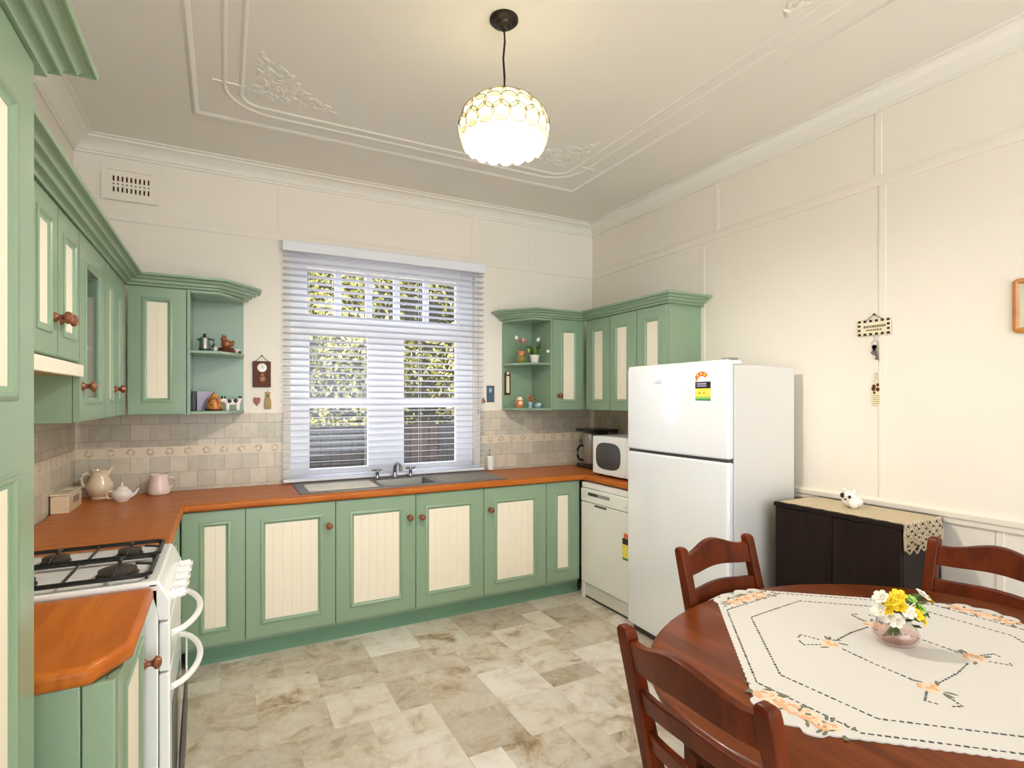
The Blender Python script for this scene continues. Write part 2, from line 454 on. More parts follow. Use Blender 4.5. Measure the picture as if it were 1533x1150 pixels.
# ---- floor of mixed-size stone-look tiles
def build_floor():
    bm = B(); lay = bm.loops.layers.color.new('tone')
    g = .152; nx, ny = int((XR-XL)/g)+2, int((YB-YF)/g)+2
    occ = [[False]*ny for _ in range(nx)]
    rnd = random.Random(21)
    for j in range(ny):
        for i in range(nx):
            if occ[i][j]: continue
            for w, h in rnd.choice([[(2,2),(2,1),(1,1)], [(2,2),(1,2),(1,1)], [(2,1),(1,1)], [(1,2),(1,1)], [(2,2),(2,1),(1,1)]]):
                if i+w <= nx and j+h <= ny and all(not occ[i+a][j+b2] for a in range(w) for b2 in range(h)): break
            for a in range(w):
                for b2 in range(h): occ[i+a][j+b2] = True
            e = .0009
            x0, x1 = max(XL, XL+i*g+e), min(XR, XL+(i+w)*g-e); y0, y1 = max(YF, YF+j*g+e), min(YB, YF+(j+h)*g-e)
            if x1-x0 < .004 or y1-y0 < .004: continue
            c = (rnd.random(), rnd.random(), rnd.random(), 1)
            f = bm.faces.new([bm.verts.new(p) for p in ((x0,y0,0),(x1,y0,0),(x1,y1,0),(x0,y1,0))])
            for l in f.loops: l[lay] = c
    k0 = len(bm.faces)
    v = box(bm, XL-.1, XR+.1, YF, YB+.1, -.12, -.0006)
    for f in bm.faces[:][k0:] if False else []: pass
    for f in bm.faces:
        for l in f.loops:
            if l[lay][3] == 0 or tuple(l[lay]) == (1, 1, 1, 1): l[lay] = (.3, .5, .5, 1)
    struct('floor', bm, 'floor', 'beige stone-look floor of mixed rectangular tiles', 'floor')
build_floor()

# ---- walls
WX0, WX1, WZ0, WZ1 = .40, 1.77, .955, 2.50
bm = B()
grid_solid(bm, [XL-.12, WX0, WX1, XR+.12], [0, WZ0, WZ1, ZC], lambda u, v: not (WX0 < u < WX1 and WZ0 < v < WZ1), YB+.13, YB, lambda u, v, w: (u, w, v))
struct('wall_back', bm, 'wall', 'cream painted back wall with the blind-covered window', 'wall')
struct('wall_right', boxb(XR, XR+.12, YF, YB, 0, ZC), 'wall', 'cream painted right wall with batten panels', 'wall')
struct('wall_left', boxb(XL-.12, XL, -2.0, YB, 0, ZC), 'wall', 'cream left wall behind the green cabinets', 'wall')
struct('ceiling', boxb(XL-.12, XR+.12, YF, YB+.13, ZC, ZC+.1), 'ceil', 'off-white plaster ceiling with raised mouldings', 'ceiling')

# cornice around the ceiling
cp = [(0,-.09),(.012,-.09),(.014,-.078),(.022,-.074),(.026,-.062),(.045,-.04),(.075,-.022),(.085,-.018),(.088,-.008),(.11,-.006),(.112,0),(0,0)]
bm = B(); sweep(bm, [(XR, YF), (XR, YB), (XL, YB), (XL, -2.0)], cp, ZC, 1)
struct('trim_1', bm, 'ceiltrim', 'cream plaster cornice running along the top of the walls', 'cornice')
# picture rail bands on back and right walls
bm = B(); sweep(bm, [(XR, YF), (XR, YB), (XL, YB), (XL, -2.0)], [(0, 0), (.007, 0), (.008, .004), (.006, .05), (.003, .058), (0, .058)], 2.555, 1)
struct('trim_2', bm, 'wall', 'cream picture rail band high on the walls', 'rail')
# vertical cover battens
bm = B()
for x, z0, z1 in ((.337, 2.613, 2.93), (1.76, 2.613, 2.93), (2.285, 2.613, 2.93)): box(bm, x-.017, x+.017, YB-.004, YB, z0, z1)
struct('trim_3', bm, 'wall', 'narrow vertical battens on the back wall frieze', 'batten', bevel=.003)
bm = B()
for y in (2.60, 1.58, .4): box(bm, XR-.004, XR, y-.017, y+.017, 2.613, 2.93)
for y in (2.72, 1.56, .4): box(bm, XR-.004, XR, y-.017, y+.017, .985, 2.555)
for y in (1.92, 1.49, 1.09, .65, .2): box(bm, XR-.004, XR, y-.014, y+.014, .12, .93)
struct('trim_4', bm, 'wall', 'narrow vertical battens on the right wall', 'batten', bevel=.003)
bm = B(); sweep(bm, [(XR, YF), (XR, 2.75)], [(0, 0), (.016, 0), (.018, .02), (.026, .028), (.028, .05), (.022, .056), (0, .062)], .925, 1)
struct('trim_5', bm, 'trimw', 'cream dado rail on the right wall behind the dark cupboard', 'rail')
bm = B(); sweep(bm, [(XR, YF), (XR, 2.75)], [(0, 0), (.016, 0), (.016, .11), (.008, .13), (0, .13)], 0, 1)
struct('baseboard_right', bm, 'trimw', 'cream skirting board along the right wall', 'skirting')

# ceiling mouldings
bead = [(-.018, 0), (-.012, -.006), (0, -.011), (.012, -.006), (.018, 0)]
bead2 = [(-.012, 0), (-.008, -.004), (0, -.007), (.008, -.004), (.012, 0)]
CX0, CX1, CY0, CY1 = -.135, 2.275, .72, 3.37
bm = B(); sweep(bm, [(CX0, CY0), (CX1, CY0), (CX1, CY1), (CX0, CY1)], bead, ZC, 1, True)
struct('trim_6', bm, 'ceil', 'outer rectangular plaster bead on the ceiling', 'moulding')
def rrect(x0, x1, y0, y1, r, n=8, notch=True):
    pts = []
    for cx_, cy_, a0 in ((x1-r, y0+r, -PI/2), (x1-r, y1-r, 0), (x0+r, y1-r, PI/2), (x0+r, y0+r, PI)):
        for k in range(n+1):
            a = a0 + PI/2*k/n
            pts.append((cx_+r*math.cos(a), cy_+r*math.sin(a)))
    return pts
bm = B()
sweep(bm, rrect(0, 2.145, .85, 3.24, .23), bead2, ZC, 1, True)
sweep(bm, rrect(.075, 2.065, .925, 3.165, .10), bead2, ZC, 1, True)
for cx_, cy_ in ((0, 2.99), (2.145, 2.99), (0, 1.10), (2.145, 1.10)): box(bm, cx_-.05, cx_+.09 if cx_ < 1 else cx_+.05, cy_-.008, cy_+.008, ZC-.006, ZC)
struct('trim_7', bm, 'ceil', 'inner double plaster bead with rounded corners on the ceiling', 'moulding')
rnd = random.Random(5)
for idx, (cx_, cy_, sx, sy, where) in enumerate(((.13, 3.06, 1, -1, 'back left'), (2.01, 3.06, -1, -1, 'back right'), (2.01, 1.03, -1, 1, 'front right'), (.13, 1.03, 1, 1, 'front left'))):
    bm = B()
    for k in range(150):
        a, b2 = rnd.random(), rnd.random()
        if a+b2 > 1: a, b2 = 1-a, 1-b2
        # spray of leaves narrowing away from the corner, along a diagonal
        px = cx_ + sx*(.40*a + .02*rnd.random()); py = cy_ + sy*(.40*b2 + .02*rnd.random())
        rr = .008+.014*rnd.random()
        ellip(bm, (px, py, ZC), (rr*1.5, rr*.7, .003+.004*rnd.random()), 0, 6, 5, Matrix.Rotation(rnd.random()*PI, 4, 'Z'))
    struct('ceiling_ornament', bm, 'ceil', 'leafy plaster relief in the %s corner of the ceiling moulding' % where, 'plaster relief')

# ---- wall tiles: splashback sheets and border strip
def splash(name, a0, a1, axis, label, pos):
    bm = B()
    if axis == 'x': box(bm, a0, a1, YB-.008, YB, WT, 1.392)
    else:
        s = 1 if pos < 0 else -1
        box(bm, pos, pos+s*.008, a0, a1, WT, 1.392)
    struct(name, bm, 'tilex' if axis == 'x' else 'tiley', label, 'tiles')
    bm = B()
    if axis == 'x': box(bm, a0, a1, YB-.0105, YB-.008, 1.129, 1.19)
    else:
        s = 1 if pos < 0 else -1
        box(bm, pos+s*.008, pos+s*.0105, a0, a1, 1.129, 1.19)
    struct('border_tiles', bm, 'bordx' if axis == 'x' else 'bordy', label.replace('beige wall tiles', 'cream wreath-patterned border tiles'), 'tiles')
splash('wall_tiles', XL+.01, .352, 'x', 'beige wall tiles on the back wall left of the window', 0)
splash('wall_tiles', 1.818, XR-.01, 'x', 'beige wall tiles on the back wall right of the window', 0)
splash('wall_tiles', 1.46, YB, 'y', 'beige wall tiles on the left wall beside the stove', XL)
splash('wall_tiles', 2.80, YB, 'y', 'beige wall tiles on the right wall behind the microwave', XR)

# ---- window, panes, garden
win = thing('window_1', 'white timber window above the sink, behind the blind', 'window', ((WX0+WX1)/2, YB+.06, WZ0), kind='structure')
K = 1.017
def wx(x): return x*K
def wz(z): return 1.485+(z-1.485)*K
ux = [WX0, wx(.515), wx(.69), wx(.735), wx(.905), wx(.95), wx(.925)+.05, wx(1.11), wx(1.155), wx(1.185)+.004, wx(1.34), wx(1.38), wx(1.60), WX1]
holes = [(wx(.52), wx(.92), wz(1.0), wz(1.42)), (wx(.52), wx(.92), wz(1.485), wz(1.928)), (wx(1.185), wx(1.60), wz(1.0), wz(1.42)), (wx(1.185), wx(1.60), wz(1.485), wz(1.928)),
         (wx(.505), wx(.69), wz(2.065), wz(2.39)), (wx(.735), wx(.905), wz(2.065), wz(2.39)), (wx(.95), wx(1.11), wz(2.065), wz(2.39)), (wx(1.155), wx(1.34), wz(2.065), wz(2.39)), (wx(1.38), wx(1.60), wz(2.065), wz(2.39))]
us = sorted(set([WX0, WX1]+[h[0] for h in holes]+[h[1] for h in holes])); vs = sorted(set([WZ0, WZ1]+[h[2] for h in holes]+[h[3] for h in holes]))
bm = B(); grid_solid(bm, us, vs, lambda u, v: not any(h[0] < u < h[1] and h[2] < v < h[3] for h in holes), YB+.085, YB+.045, lambda u, v, w: (u, w, v))
obj('window_frame', bm, 'frame', win, bevel=.004)
for h in holes:
    obj('pane', boxb(h[0]-.004, h[1]+.004, YB+.063, YB+.067, h[2]-.004, h[3]+.004), 'pane', win)
obj('window_sill', boxb(WX0-.03, WX1+.03, YB-.012, YB+.045, WZ0-.03, WZ0), 'frame', win, bevel=.004)

# blind
bl = thing('venetian_blind', 'white horizontal slat blind hanging over the kitchen window', 'blind', (1.085, 3.96, .925))
obj('head_rail', boxb(.343, 1.829, 3.925, 3.988, 2.478, 2.548), 'blind', bl, bevel=.004)
bm = B()
nsl = 35
for k in range(nsl):
    z = 2.452 - k*(2.452-.962)/(nsl-1)
    secs = []
    for x in (.348, 1.824):
        s = []
        for q, (dy, dz) in enumerate(((-.025, .0035), (0, .0015), (.025, -.0035), (.025, -.0010), (0, .0040), (-.025, .0060))): s.append((x, 3.958+dy, z+dz))
        secs.append(s)
    loft(bm, secs)
obj('slats', bm, 'slat', bl)
obj('bottom_rail', boxb(.348, 1.824, 3.934, 3.984, .922, .944), 'blind', bl, bevel=.004)
for x in (.512, .90, 1.30, 1.70):
    bm = B()
    for y in (3.932, 3.984): tube(bm, [(x, y, 2.478), (x, y, .944)], .0013, 6)
    obj('ladder_cord', bm, 'blind', bl)
bm = B(); tube(bm, [(1.765, 3.922, 2.48), (1.766, 3.922, 1.9), (1.765, 3.922, 1.40)], .0014, 6); lathe(bm, [(0, 0), (.005, .004), (.004, .03), (0, .034)], (1.765, 3.922, 1.366), 10)
obj('pull_cord', bm, 'grey', bl)
bm = B(); tube(bm, [(1.60, 3.921, 2.48), (1.60, 3.921, 1.62)], .0025, 6)
obj('tilt_cord', bm, 'blind', bl)

# garden seen through the window
struct('garden_ground', boxb(-6, 9, YB+.2, 9.5, -.2, -.02), 'ground', 'paved ground outside the window', 'ground')
bm = B()
for k in range(64):
    x = -2.6+k*.125
    mi = 1 if 2.1 < x < 2.5 else 0
    box(bm, x, x+.118, 6.9, 6.925, -.02, 1.15+.012*random.random(), mi)
box(bm, -2.6, 5.4, 6.925, 6.96, .3, .38); box(bm, -2.6, 5.4, 6.925, 6.96, .9, .98)
one('garden_fence', bm, ['fence', 'fencer'], 'dark paling fence outside the window below the hedge', 'fence', bevel=.002)
rnd = random.Random(3)
bm = B()
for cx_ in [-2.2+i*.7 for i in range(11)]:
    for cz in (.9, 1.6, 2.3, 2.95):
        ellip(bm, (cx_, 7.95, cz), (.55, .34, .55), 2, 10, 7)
for k in range(14000):
    x = rnd.uniform(-1.2, 4.9); z = rnd.uniform(.9, 3.55); y = 7.52+.16*math.sin(x*3.1)+.12*math.sin(z*4.3+x)+rnd.uniform(-.14, .16)
    s = rnd.uniform(.024, .055)
    mt = Matrix.Translation((x, y, z)) @ Matrix.Rotation(rnd.uniform(0, 2*PI), 4, 'Z') @ Matrix.Rotation(rnd.uniform(-1.2, 1.2), 4, 'X') @ Matrix.Rotation(rnd.uniform(0, PI), 4, 'Y')
    vs_ = [bm.verts.new(mt @ Vector(p)) for p in ((-s, 0, 0), (-s*.3, s*.5, .2*s), (s, 0, 0), (-s*.3, -s*.5, .2*s))]
    bm.faces.new(vs_).material_index = 1 if rnd.random() < .38 else 0
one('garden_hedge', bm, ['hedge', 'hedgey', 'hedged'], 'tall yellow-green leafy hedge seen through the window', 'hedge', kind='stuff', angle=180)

# ------------------------------------------------------------------ cabinets
def knob_bm(pos, n, s=1.0):
    """turned timber knob standing off a face with outward normal n"""
    bm = B()
    lathe(bm, [(0,0),(.016*s,0),(.015*s,.004*s),(.009*s,.010*s),(.008*s,.018*s),(.012*s,.024*s),(.0185*s,.028*s),(.0195*s,.034*s),(.016*s,.041*s),(.008*s,.045*s),(0,.046*s)], n=18)
    n = Vector(n).normalized()
    q = Vector((0,0,1)).rotation_difference(n).to_matrix().to_4x4()
    return xf(bm, Matrix.Translation(pos) @ q)

def panel_bm(w, h, t=.006, pitch=.05):
    """tongue-and-groove board sheet, local x across, z up, front at y=0"""
    bm = B(); k = max(2, round(w/pitch)); pts = [(0, t), (0, 0)]
    for i in range(1, k):
        x = w*i/k; pts += [(x-.0016, 0), (x, .0018), (x+.0016, 0)]
    pts += [(w, 0), (w, t)]
    a = [bm.verts.new((x, y, 0)) for x, y in pts]; b2 = [bm.verts.new((x, y, h)) for x, y in pts]; n = len(pts)
    for i in range(n): bm.faces.new((a[i], a[(i+1) % n], b2[(i+1) % n], b2[i]))
    bm.faces.new(a[::-1]); bm.faces.new(b2)
    bmesh.ops.recalc_face_normals(bm, faces=bm.faces[:])
    return bm

def make_door(parent, origin, u, n, w, h, panels, knob=None, fill='cream', t=.02, knob_s=1.0, pitch=.05):
    """framed door; origin = lower corner of its front face, u along it, n outward.
    panels: (x0, x1, z0, z1) openings inside the frame; knob: (x, z)"""
    m = frame_mtx(origin, u, n)
    xs = sorted({0, w} | {p[0] for p in panels} | {p[1] for p in panels}); zs = sorted({0, h} | {p[2] for p in panels} | {p[3] for p in panels})
    bm = B()
    grid_solid(bm, xs, zs, lambda a, b2: not any(p[0] < a < p[1] and p[2] < b2 < p[3] for p in panels), t, 0, lambda a, b2, c: (a, c, b2))
    bv = bmesh.ops.bevel(bm, geom=[e for e in bm.edges if len(e.link_faces) == 2 and e.calc_face_angle(0) > 1 and all(abs(v.co.y) < 1e-5 for v in e.verts)], offset=.003, segments=2, affect='EDGES')
    for p in panels:      # raised bead around each opening
        prof = [(-.016, .0), (-.016, -.003), (-.012, -.0055), (-.004, -.0055), (-.001, -.002), (.004, .002), (.009, .0035), (.009, .012), (-.016, .012)]
        P = [(p[0], p[2]), (p[1], p[2]), (p[1], p[3]), (p[0], p[3])]
        sb = B(); sweep(sb, P, prof, 0, 1, True)
        xf(sb, Matrix(((1,0,0,0),(0,0,1,0),(0,1,0,0),(0,0,0,1))))
        me = bpy.data.meshes.new('tmp'); sb.to_mesh(me); sb.free(); bm.from_mesh(me); bpy.data.meshes.remove(me)
    bmesh.ops.recalc_face_normals(bm, faces=bm.faces[:])
    d = obj('door', xf(bm, m), 'green', parent)
    for p in panels:
        if fill == 'cream':
            pb = panel_bm(p[1]-p[0]-.0005, p[3]-p[2]-.0005, pitch=pitch)
            obj('panel', xf(pb, m @ Matrix.Translation((p[0], .0050, p[2]))), 'cream', d)
        else:
            obj('glass_pane', xf(boxb(p[0], p[1], .010, .014, p[2], p[3]), m), 'cabglass', d)
    if knob:
        kp = m @ Vector((knob[0], 0, knob[1]))
        obj('knob', knob_bm(kp, n, knob_s), 'knob', d)
    return d

# --- base cabinets of the back run (front face y = 3.43)
FY, DZ0, DZ1 = 3.43, .125, .865
def base_unit(label, x0, x1, doors):
    t = thing('base_cabinet', label, 'cabinet', ((x0+x1)/2, 3.70, 0), 'base cabinets under the window worktop')
    bm = B(); grid_solid(bm, [x0, x0+.016, x1-.016, x1], [.10, .12, .85, .868], lambda a, c: a < x0+.016 or a > x1-.016 or c < .12 or c > .85, FY+.03, YB-.02, lambda a, c, w: (a, w, c))
    box(bm, x0+.016, x1-.016, 3.965, 3.98, .12, .85)
    obj('carcass', bm, 'green', t)
    for dx0, dx1, pn, kn in doors:
        w = dx1-dx0-.004
        make_door(t, (dx0+.002, FY, DZ0), (1,0,0), (0,-1,0), w, DZ1-DZ0, [pn and (pn[0]-dx0-.002, pn[1]-dx0-.002, pn[2]-DZ0, pn[3]-DZ0)], kn and (kn[0]-dx0-.002, kn[1]-DZ0))
base_unit('green corner base cabinet with narrow cream panel, beside the white stove', -.206, .106, [(-.206, .106, (-.105, .016, .212, .79), None)])
base_unit('single-door green base cabinet left of the sink, knob at right edge', .106, .598, [(.106, .598, (.200, .504, .211, .775), (.557, .722))])
base_unit('double-door green base cabinet under the sink with two knobs together', .598, 1.585, [(.598, 1.10, (.698, 1.000, .216, .773), (1.058, .722)), (1.10, 1.585, (1.182, 1.488, .212, .768), (1.138, .716))])
base_unit('single-door green base cabinet right of the sink, knob at left edge', 1.585, 2.09, [(1.585, 2.09, (1.683, 1.990, .210, .762), (1.632, .716))])
base_unit('narrow green base cabinet with slim cream panel, next to the dishwasher', 2.09, 2.39, [(2.09, 2.385, (2.182, 2.290, .218, .774), None)])
one('kickboard', boxb(-.19, 2.41, 3.497, 3.512, 0, .124), 'greend', 'long green kickboard along the floor under the back cabinets', 'kickboard', origin=(1.1, 3.5, 0))

# left run base: corner return behind the stove, and the end cabinet in front
t = thing('base_cabinet', 'green corner filler cabinet wedged between stove and back run', 'cabinet', (-.5, 3.0, 0), 'left run base cabinets')
bm = B(); grid_solid(bm, [-.76, -.74, -.225], [.0, .02, .85, .868], lambda a, c: True, 2.53, 3.425, lambda a, c, w: (a, w, c)); obj('carcass', bm, 'green', t)
make_door(t, (-.21, 2.53, .125), (0,1,0), (1,0,0), .896, .74, [(.12, .74, .085, .65)])
t = thing('base_cabinet', 'green end base cabinet under the short worktop nearest the camera', 'cabinet', (-.5, 1.73, 0), 'left run base cabinets')
bm = B()
box(bm, -.76, -.232, 1.484, 1.985, .0, .868)
obj('carcass', bm, 'green', t)
bm = B()
for k in range(5):     # grooved end panel
    x0 = -.76+k*.12225
    box(bm, x0, min(x0+.1200, -.212), 1.468, 1.484, 0, .868)
obj('end_panel', bm, 'green', t, bevel=.003)
make_door(t, (-.21, 1.490, .125), (0,1,0), (1,0,0), .49, .74, [(.11, .385, .08, .66)], (.445, .575))

# worktops
bm = B()
grid_solid(bm, [XL+.008, -.19, .93, 1.28, 2.40, XR-.008], [2.512, 2.80, 3.41, 3.535, 3.83, YB-.008],
           lambda a, b2: (a < -.19 or b2 > 3.41 or (a > 2.40 and b2 > 2.80)) and not (.93 < a < 1.28 and 3.535 < b2 < 3.83), .870, WT, lambda a, b2, c: (a, b2, c))
one('worktop', bm, 'worktop', 'long orange timber worktop around three sides under the window', 'worktop', bevel=.014, seg=3, origin=(1.07, 3.7, .87))
bm = B(); prism(bm, [(XL+.008, 1.452), (-.252, 1.452), (-.19, 1.56), (-.19, 1.988), (XL+.008, 1.988)], .870, WT)
one('worktop', bm, 'worktopy', 'short orange timber worktop with clipped corner, left of the stove', 'worktop', bevel=.014, seg=3, origin=(-.48, 1.72, .87))

# --- pantry at far left
t = thing('pantry_cupboard', 'tall green pantry cupboard at the left edge with cream panels', 'cupboard', (-.55, 1.0, 0))
obj('carcass', boxb(XL+.002, -.352, .55, 1.413, 0, 2.147), 'green', t, bevel=.004)
make_door(t, (-.33, .58, .10), (0,1,0), (1,0,0), .808, 2.043, [(.12, .685, .10, 1.238), (.12, .685, 1.398, 1.905)], None)
CROWN = [(0, 0), (.007, 0), (.009, .003), (.007, .007), (.008, .013), (.013, .018), (.021, .020), (.023, .017), (.027, .018), (.027, .023), (.029, .030), (.035, .036), (.044, .038), (.046, .035), (.050, .036), (.051, .041), (.055, .047), (.063, .051), (.072, .052), (.074, .049), (.079, .050), (.081, .054), (.081, .064), (0, .064)]
bm = B(); sweep(bm, [(-.352, .55), (-.352, 1.413), (XL+.002, 1.413)], [(o+.022 if o > 0 else o, u) for o, u in CROWN], 2.147, -1)
box(bm, XL+.002, -.352, .55, 1.413, 2.1475, 2.16)
obj('crown_moulding', bm, 'green', t)

# --- upper cabinets on the left wall (front x = -.48)
UZ0, UZ1 = 1.395, 2.12
FX = -.48
def side_shell(bm, x0, x1, y0, y1, z0, z1, th=.016, shelves=()):
    """open-fronted box facing +x or -x; x0 is the back"""
    s = 1 if x1 > x0 else -1
    box(bm, x0, x0+s*.008, y0+th, y1-th, z0, z1)
    box(bm, x0, x1, y0, y0+th, z0, z1); box(bm, x0, x1, y1-th, y1, z0, z1)
    xb_ = x0+s*.008
    box(bm, xb_, x1, y0+th, y1-th, z0, z0+th); box(bm, xb_, x1, y0+th, y1-th, z1-th, z1)
    for z in shelves: box(bm, xb_, x1-s*.02, y0+th, y1-th, z, z+.014)
t = thing('wall_cabinet', 'green wall cabinet above the cooker hood with two knobs side by side', 'cabinet', (-.63, 2.27, 1.615), 'left wall cabinets')
bm = B(); side_shell(bm, XL+.002, FX-.022, 1.965, 2.562, 1.615, UZ1); obj('carcass', bm, 'green', t)
make_door(t, (FX, 1.967, 1.622), (0,1,0), (1,0,0), .296, .492, [(.085, .212, .085, .415)], (.262, .125), knob_s=1.05)
make_door(t, (FX, 2.267, 1.622), (0,1,0), (1,0,0), .293, .492, [(.082, .228, .088, .410)], (.035, .125), knob_s=1.05)
t = thing('range_hood', 'cream slide-out cooker hood under the green cabinet', 'cooker hood', (-.63, 2.27, 1.56))
obj('body', boxb(XL+.002, FX-.004, 1.965, 2.562, 1.575, 1.613), 'cream', t, bevel=.003)
obj('front_trim', boxb(FX-.003, FX+.012, 1.963, 2.575, 1.566, 1.612), 'cream', t, bevel=.003)
obj('filter', boxb(XL+.05, FX-.03, 2.0, 2.53, 1.570, 1.5745), 'hoodfilter', t)
t = thing('wall_cabinet', 'green wall cabinet with a glass door showing crockery inside', 'cabinet', (-.63, 2.82, UZ0), 'left wall cabinets')
bm = B(); side_shell(bm, XL+.002, FX-.022, 2.566, 3.068, UZ0, UZ1, shelves=(1.70,)); obj('carcass', bm, 'green', t)
make_door(t, (FX, 2.568, UZ0+.003), (0,1,0), (1,0,0), .497, .719, [(.105, .392, .082, .618)], (.048, .135), fill='glass', knob_s=1.05)
t = thing('wall_cabinet', 'green corner wall cabinet with two slim cream panels on the left wall', 'cabinet', (-.63, 3.35, UZ0), 'left wall cabinets')
bm = B(); side_shell(bm, XL+.002, FX-.022, 3.072, 3.655, UZ0, UZ1); obj('carcass', bm, 'green', t)
make_door(t, (FX, 3.073, UZ0+.003), (0,1,0), (1,0,0), .275, .719, [(.075, .175, .082, .618)], (.237, .135), knob_s=1.05)
make_door(t, (FX, 3.352, UZ0+.003), (0,1,0), (1,0,0), .300, .719, [(.065, .165, .082, .618)], None)
# crockery behind the glass
for k, (y, z, lab) in enumerate(((2.74, 1.7145, 'white cup stack behind the glass door, nearer the window side of hood'), (2.90, 1.7145, 'white cup stack behind the glass door, farther from the hood'))):
    bm = B()
    for q in range(3): lathe(bm, [(.018, q*.045), (.022, q*.045), (.036, q*.045+.05), (.034, q*.045+.05), (.02, q*.045+.006), (0, q*.045+.006)], (-.60, y, z), 18)
    one('cup_stack', bm, 'china', ['stack of white cups behind the glass door, on its left', 'stack of white cups behind the glass door, on its right'][k], 'cups', origin=(-.60, y, z))

# --- back wall: left cabinet with cream door and open end shelf
BY = 3.68
t = thing('wall_cabinet', 'green wall cabinet with tall cream panel, left of the open shelves with cow ornament', 'cabinet', (-.335, 3.84, UZ0))
bm = B(); box(bm, -.476, -.194, BY+.022, YB-.002, UZ0, UZ1); obj('carcass', bm, 'green', t)
make_door(t, (-.476, BY, UZ0+.003), (1,0,0), (0,-1,0), .281, .719, [(.082, .198, .082, .645)], None)

def open_shelf(label, xa, xb, sgn):
    """open end shelves; xa = inner side (against cabinet), xb = outer end at the wall"""
    t = thing('open_shelf_unit', label, 'shelf unit', ((xa+xb)/2, 3.85, UZ0))
    yb = YB-.002
    def plan(inset=0): return [(xa+sgn*.0162, BY+inset), (xa+sgn*.17, BY+inset), (xb-sgn*inset, BY+.20+inset), (xb-sgn*inset, yb), (xa+sgn*.0162, yb)]
    def order(p): return p if sgn > 0 else p[::-1]
    bm = B(); box(bm, xa, xb, yb-.012, yb, UZ0, UZ1); obj('back_panel', bm, 'green', t)
    bm = B(); box(bm, xa, xa+sgn*.016, BY, yb-.012, UZ0, UZ1); obj('side_panel', bm, 'green', t)
    for z, nm in ((UZ0, 'shelf'), (1.752, 'shelf'), (UZ1-.018, 'top_panel')):
        bm = B(); prism(bm, order([(x, min(y, yb-.0121)) for x, y in plan(.0)]), z, z+.018); obj(nm, bm, 'green', t, bevel=.003)
    return t
open_shelf('open green corner shelves with cow and teapot ornaments, left of the window', -.190, .112, 1)
open_shelf('open green corner shelves with potted flowers, right of the window', 2.300, 2.012, -1)
# crown along the left uppers
bm = B(); sweep(bm, [(FX-.022, 1.55), (FX-.022, BY+.022), (-.04, BY+.022), (.112, BY+.20), (.112, YB-.004)], [(o+.02 if o > 0 else o, u) for o, u in CROWN], UZ1+.001, -1)
one('crown_moulding', bm, 'green', 'stepped green crown moulding along the left wall cabinets and corner shelf', 'moulding', origin=(-.4, 3.6, UZ1))

# --- right upper cabinets
t = thing('wall_cabinet', 'green wall cabinet with one slim cream panel beside the potted-flower shelves', 'cabinet', (2.455, 3.84, UZ0))
bm = B(); box(bm, 2.304, 2.62, BY+.022, YB-.002, UZ0, UZ1); obj('carcass', bm, 'green', t)
make_door(t, (2.304, BY, UZ0+.003), (1,0,0), (0,-1,0), .294, .719, [(.092, .212, .075, .627)], (.055, .113))
RX = 2.60
for (y1, y0, pn, kn, lab) in ((3.652, 3.342, (3.552, 3.431), None, 'green wall cabinet on the right wall, first after the corner'),
                              (3.340, 3.036, (3.267, 3.144), None, 'green wall cabinet on the right wall, middle one above the microwave'),
                              (3.034, 2.737, (2.943, 2.817), None, 'green wall cabinet on the right wall, the one nearest above the fridge')):
    t = thing('wall_cabinet', lab, 'cabinet', (2.76, (y0+y1)/2, UZ0), 'right wall cabinets')
    obj('carcass', boxb(RX+.022, XR-.002, y0, y1, UZ0, UZ1), 'green', t)
    make_door(t, (RX, y1-.002, UZ0+.003), (0,-1,0), (-1,0,0), y1-y0-.004, .719, [(y1-pn[0], y1-pn[1], .075, .627)], kn)
bm = B(); sweep(bm, [(2.012, YB-.004), (2.012, BY+.20), (2.16, BY+.022), (RX+.022, BY+.022), (RX+.022, 2.737), (XR-.004, 2.737)], [(o+.02 if o > 0 else o, u) for o, u in CROWN], UZ1+.001, -1)
one('crown_moulding', bm, 'green', 'stepped green crown moulding along the right wall cabinets above the fridge', 'moulding', origin=(2.5, 3.5, UZ1))

# ------------------------------------------------------------------ sink and taps
t = thing('sink', 'stainless steel sink with ribbed drainers on both sides', 'sink', (1.0, 3.7, WT))
bm = B(); grid_solid(bm, [.40, .93, 1.28, 1.80], [3.475, 3.535, 3.83, 3.925], lambda a, b2: not (.93 < a < 1.28 and 3.535 < b2 < 3.83), WT, WT+.005, lambda a, b2, c: (a, b2, c))
obj('rim', bm, 'steel', t, bevel=.003)
for x0, x1 in ((.46, .89), (1.33, 1.74)):
    bm = B()
    for k in range(9): tube(bm, [(x0, 3.545+k*.034, WT+.005), (x1, 3.545+k*.034, WT+.005)], .004, 6)
    obj('drainer_ribs', bm, 'steel', t)
bm = B()
a = [(.932, 3.537), (1.278, 3.537), (1.278, 3.828), (.932, 3.828)]; c = [(.955, 3.56), (1.255, 3.56), (1.255, 3.805), (.955, 3.805)]
va = [bm.verts.new((x, y, WT+.003)) for x, y in a]; vc = [bm.verts.new((x, y, WT-.16)) for x, y in c]
for i in range(4): bm.faces.new((va[i], va[(i+1) % 4], vc[(i+1) % 4], vc[i]))
bm.faces.new(vc)
obj('bowl', bm, 'steel', t, bevel=.012, seg=3)
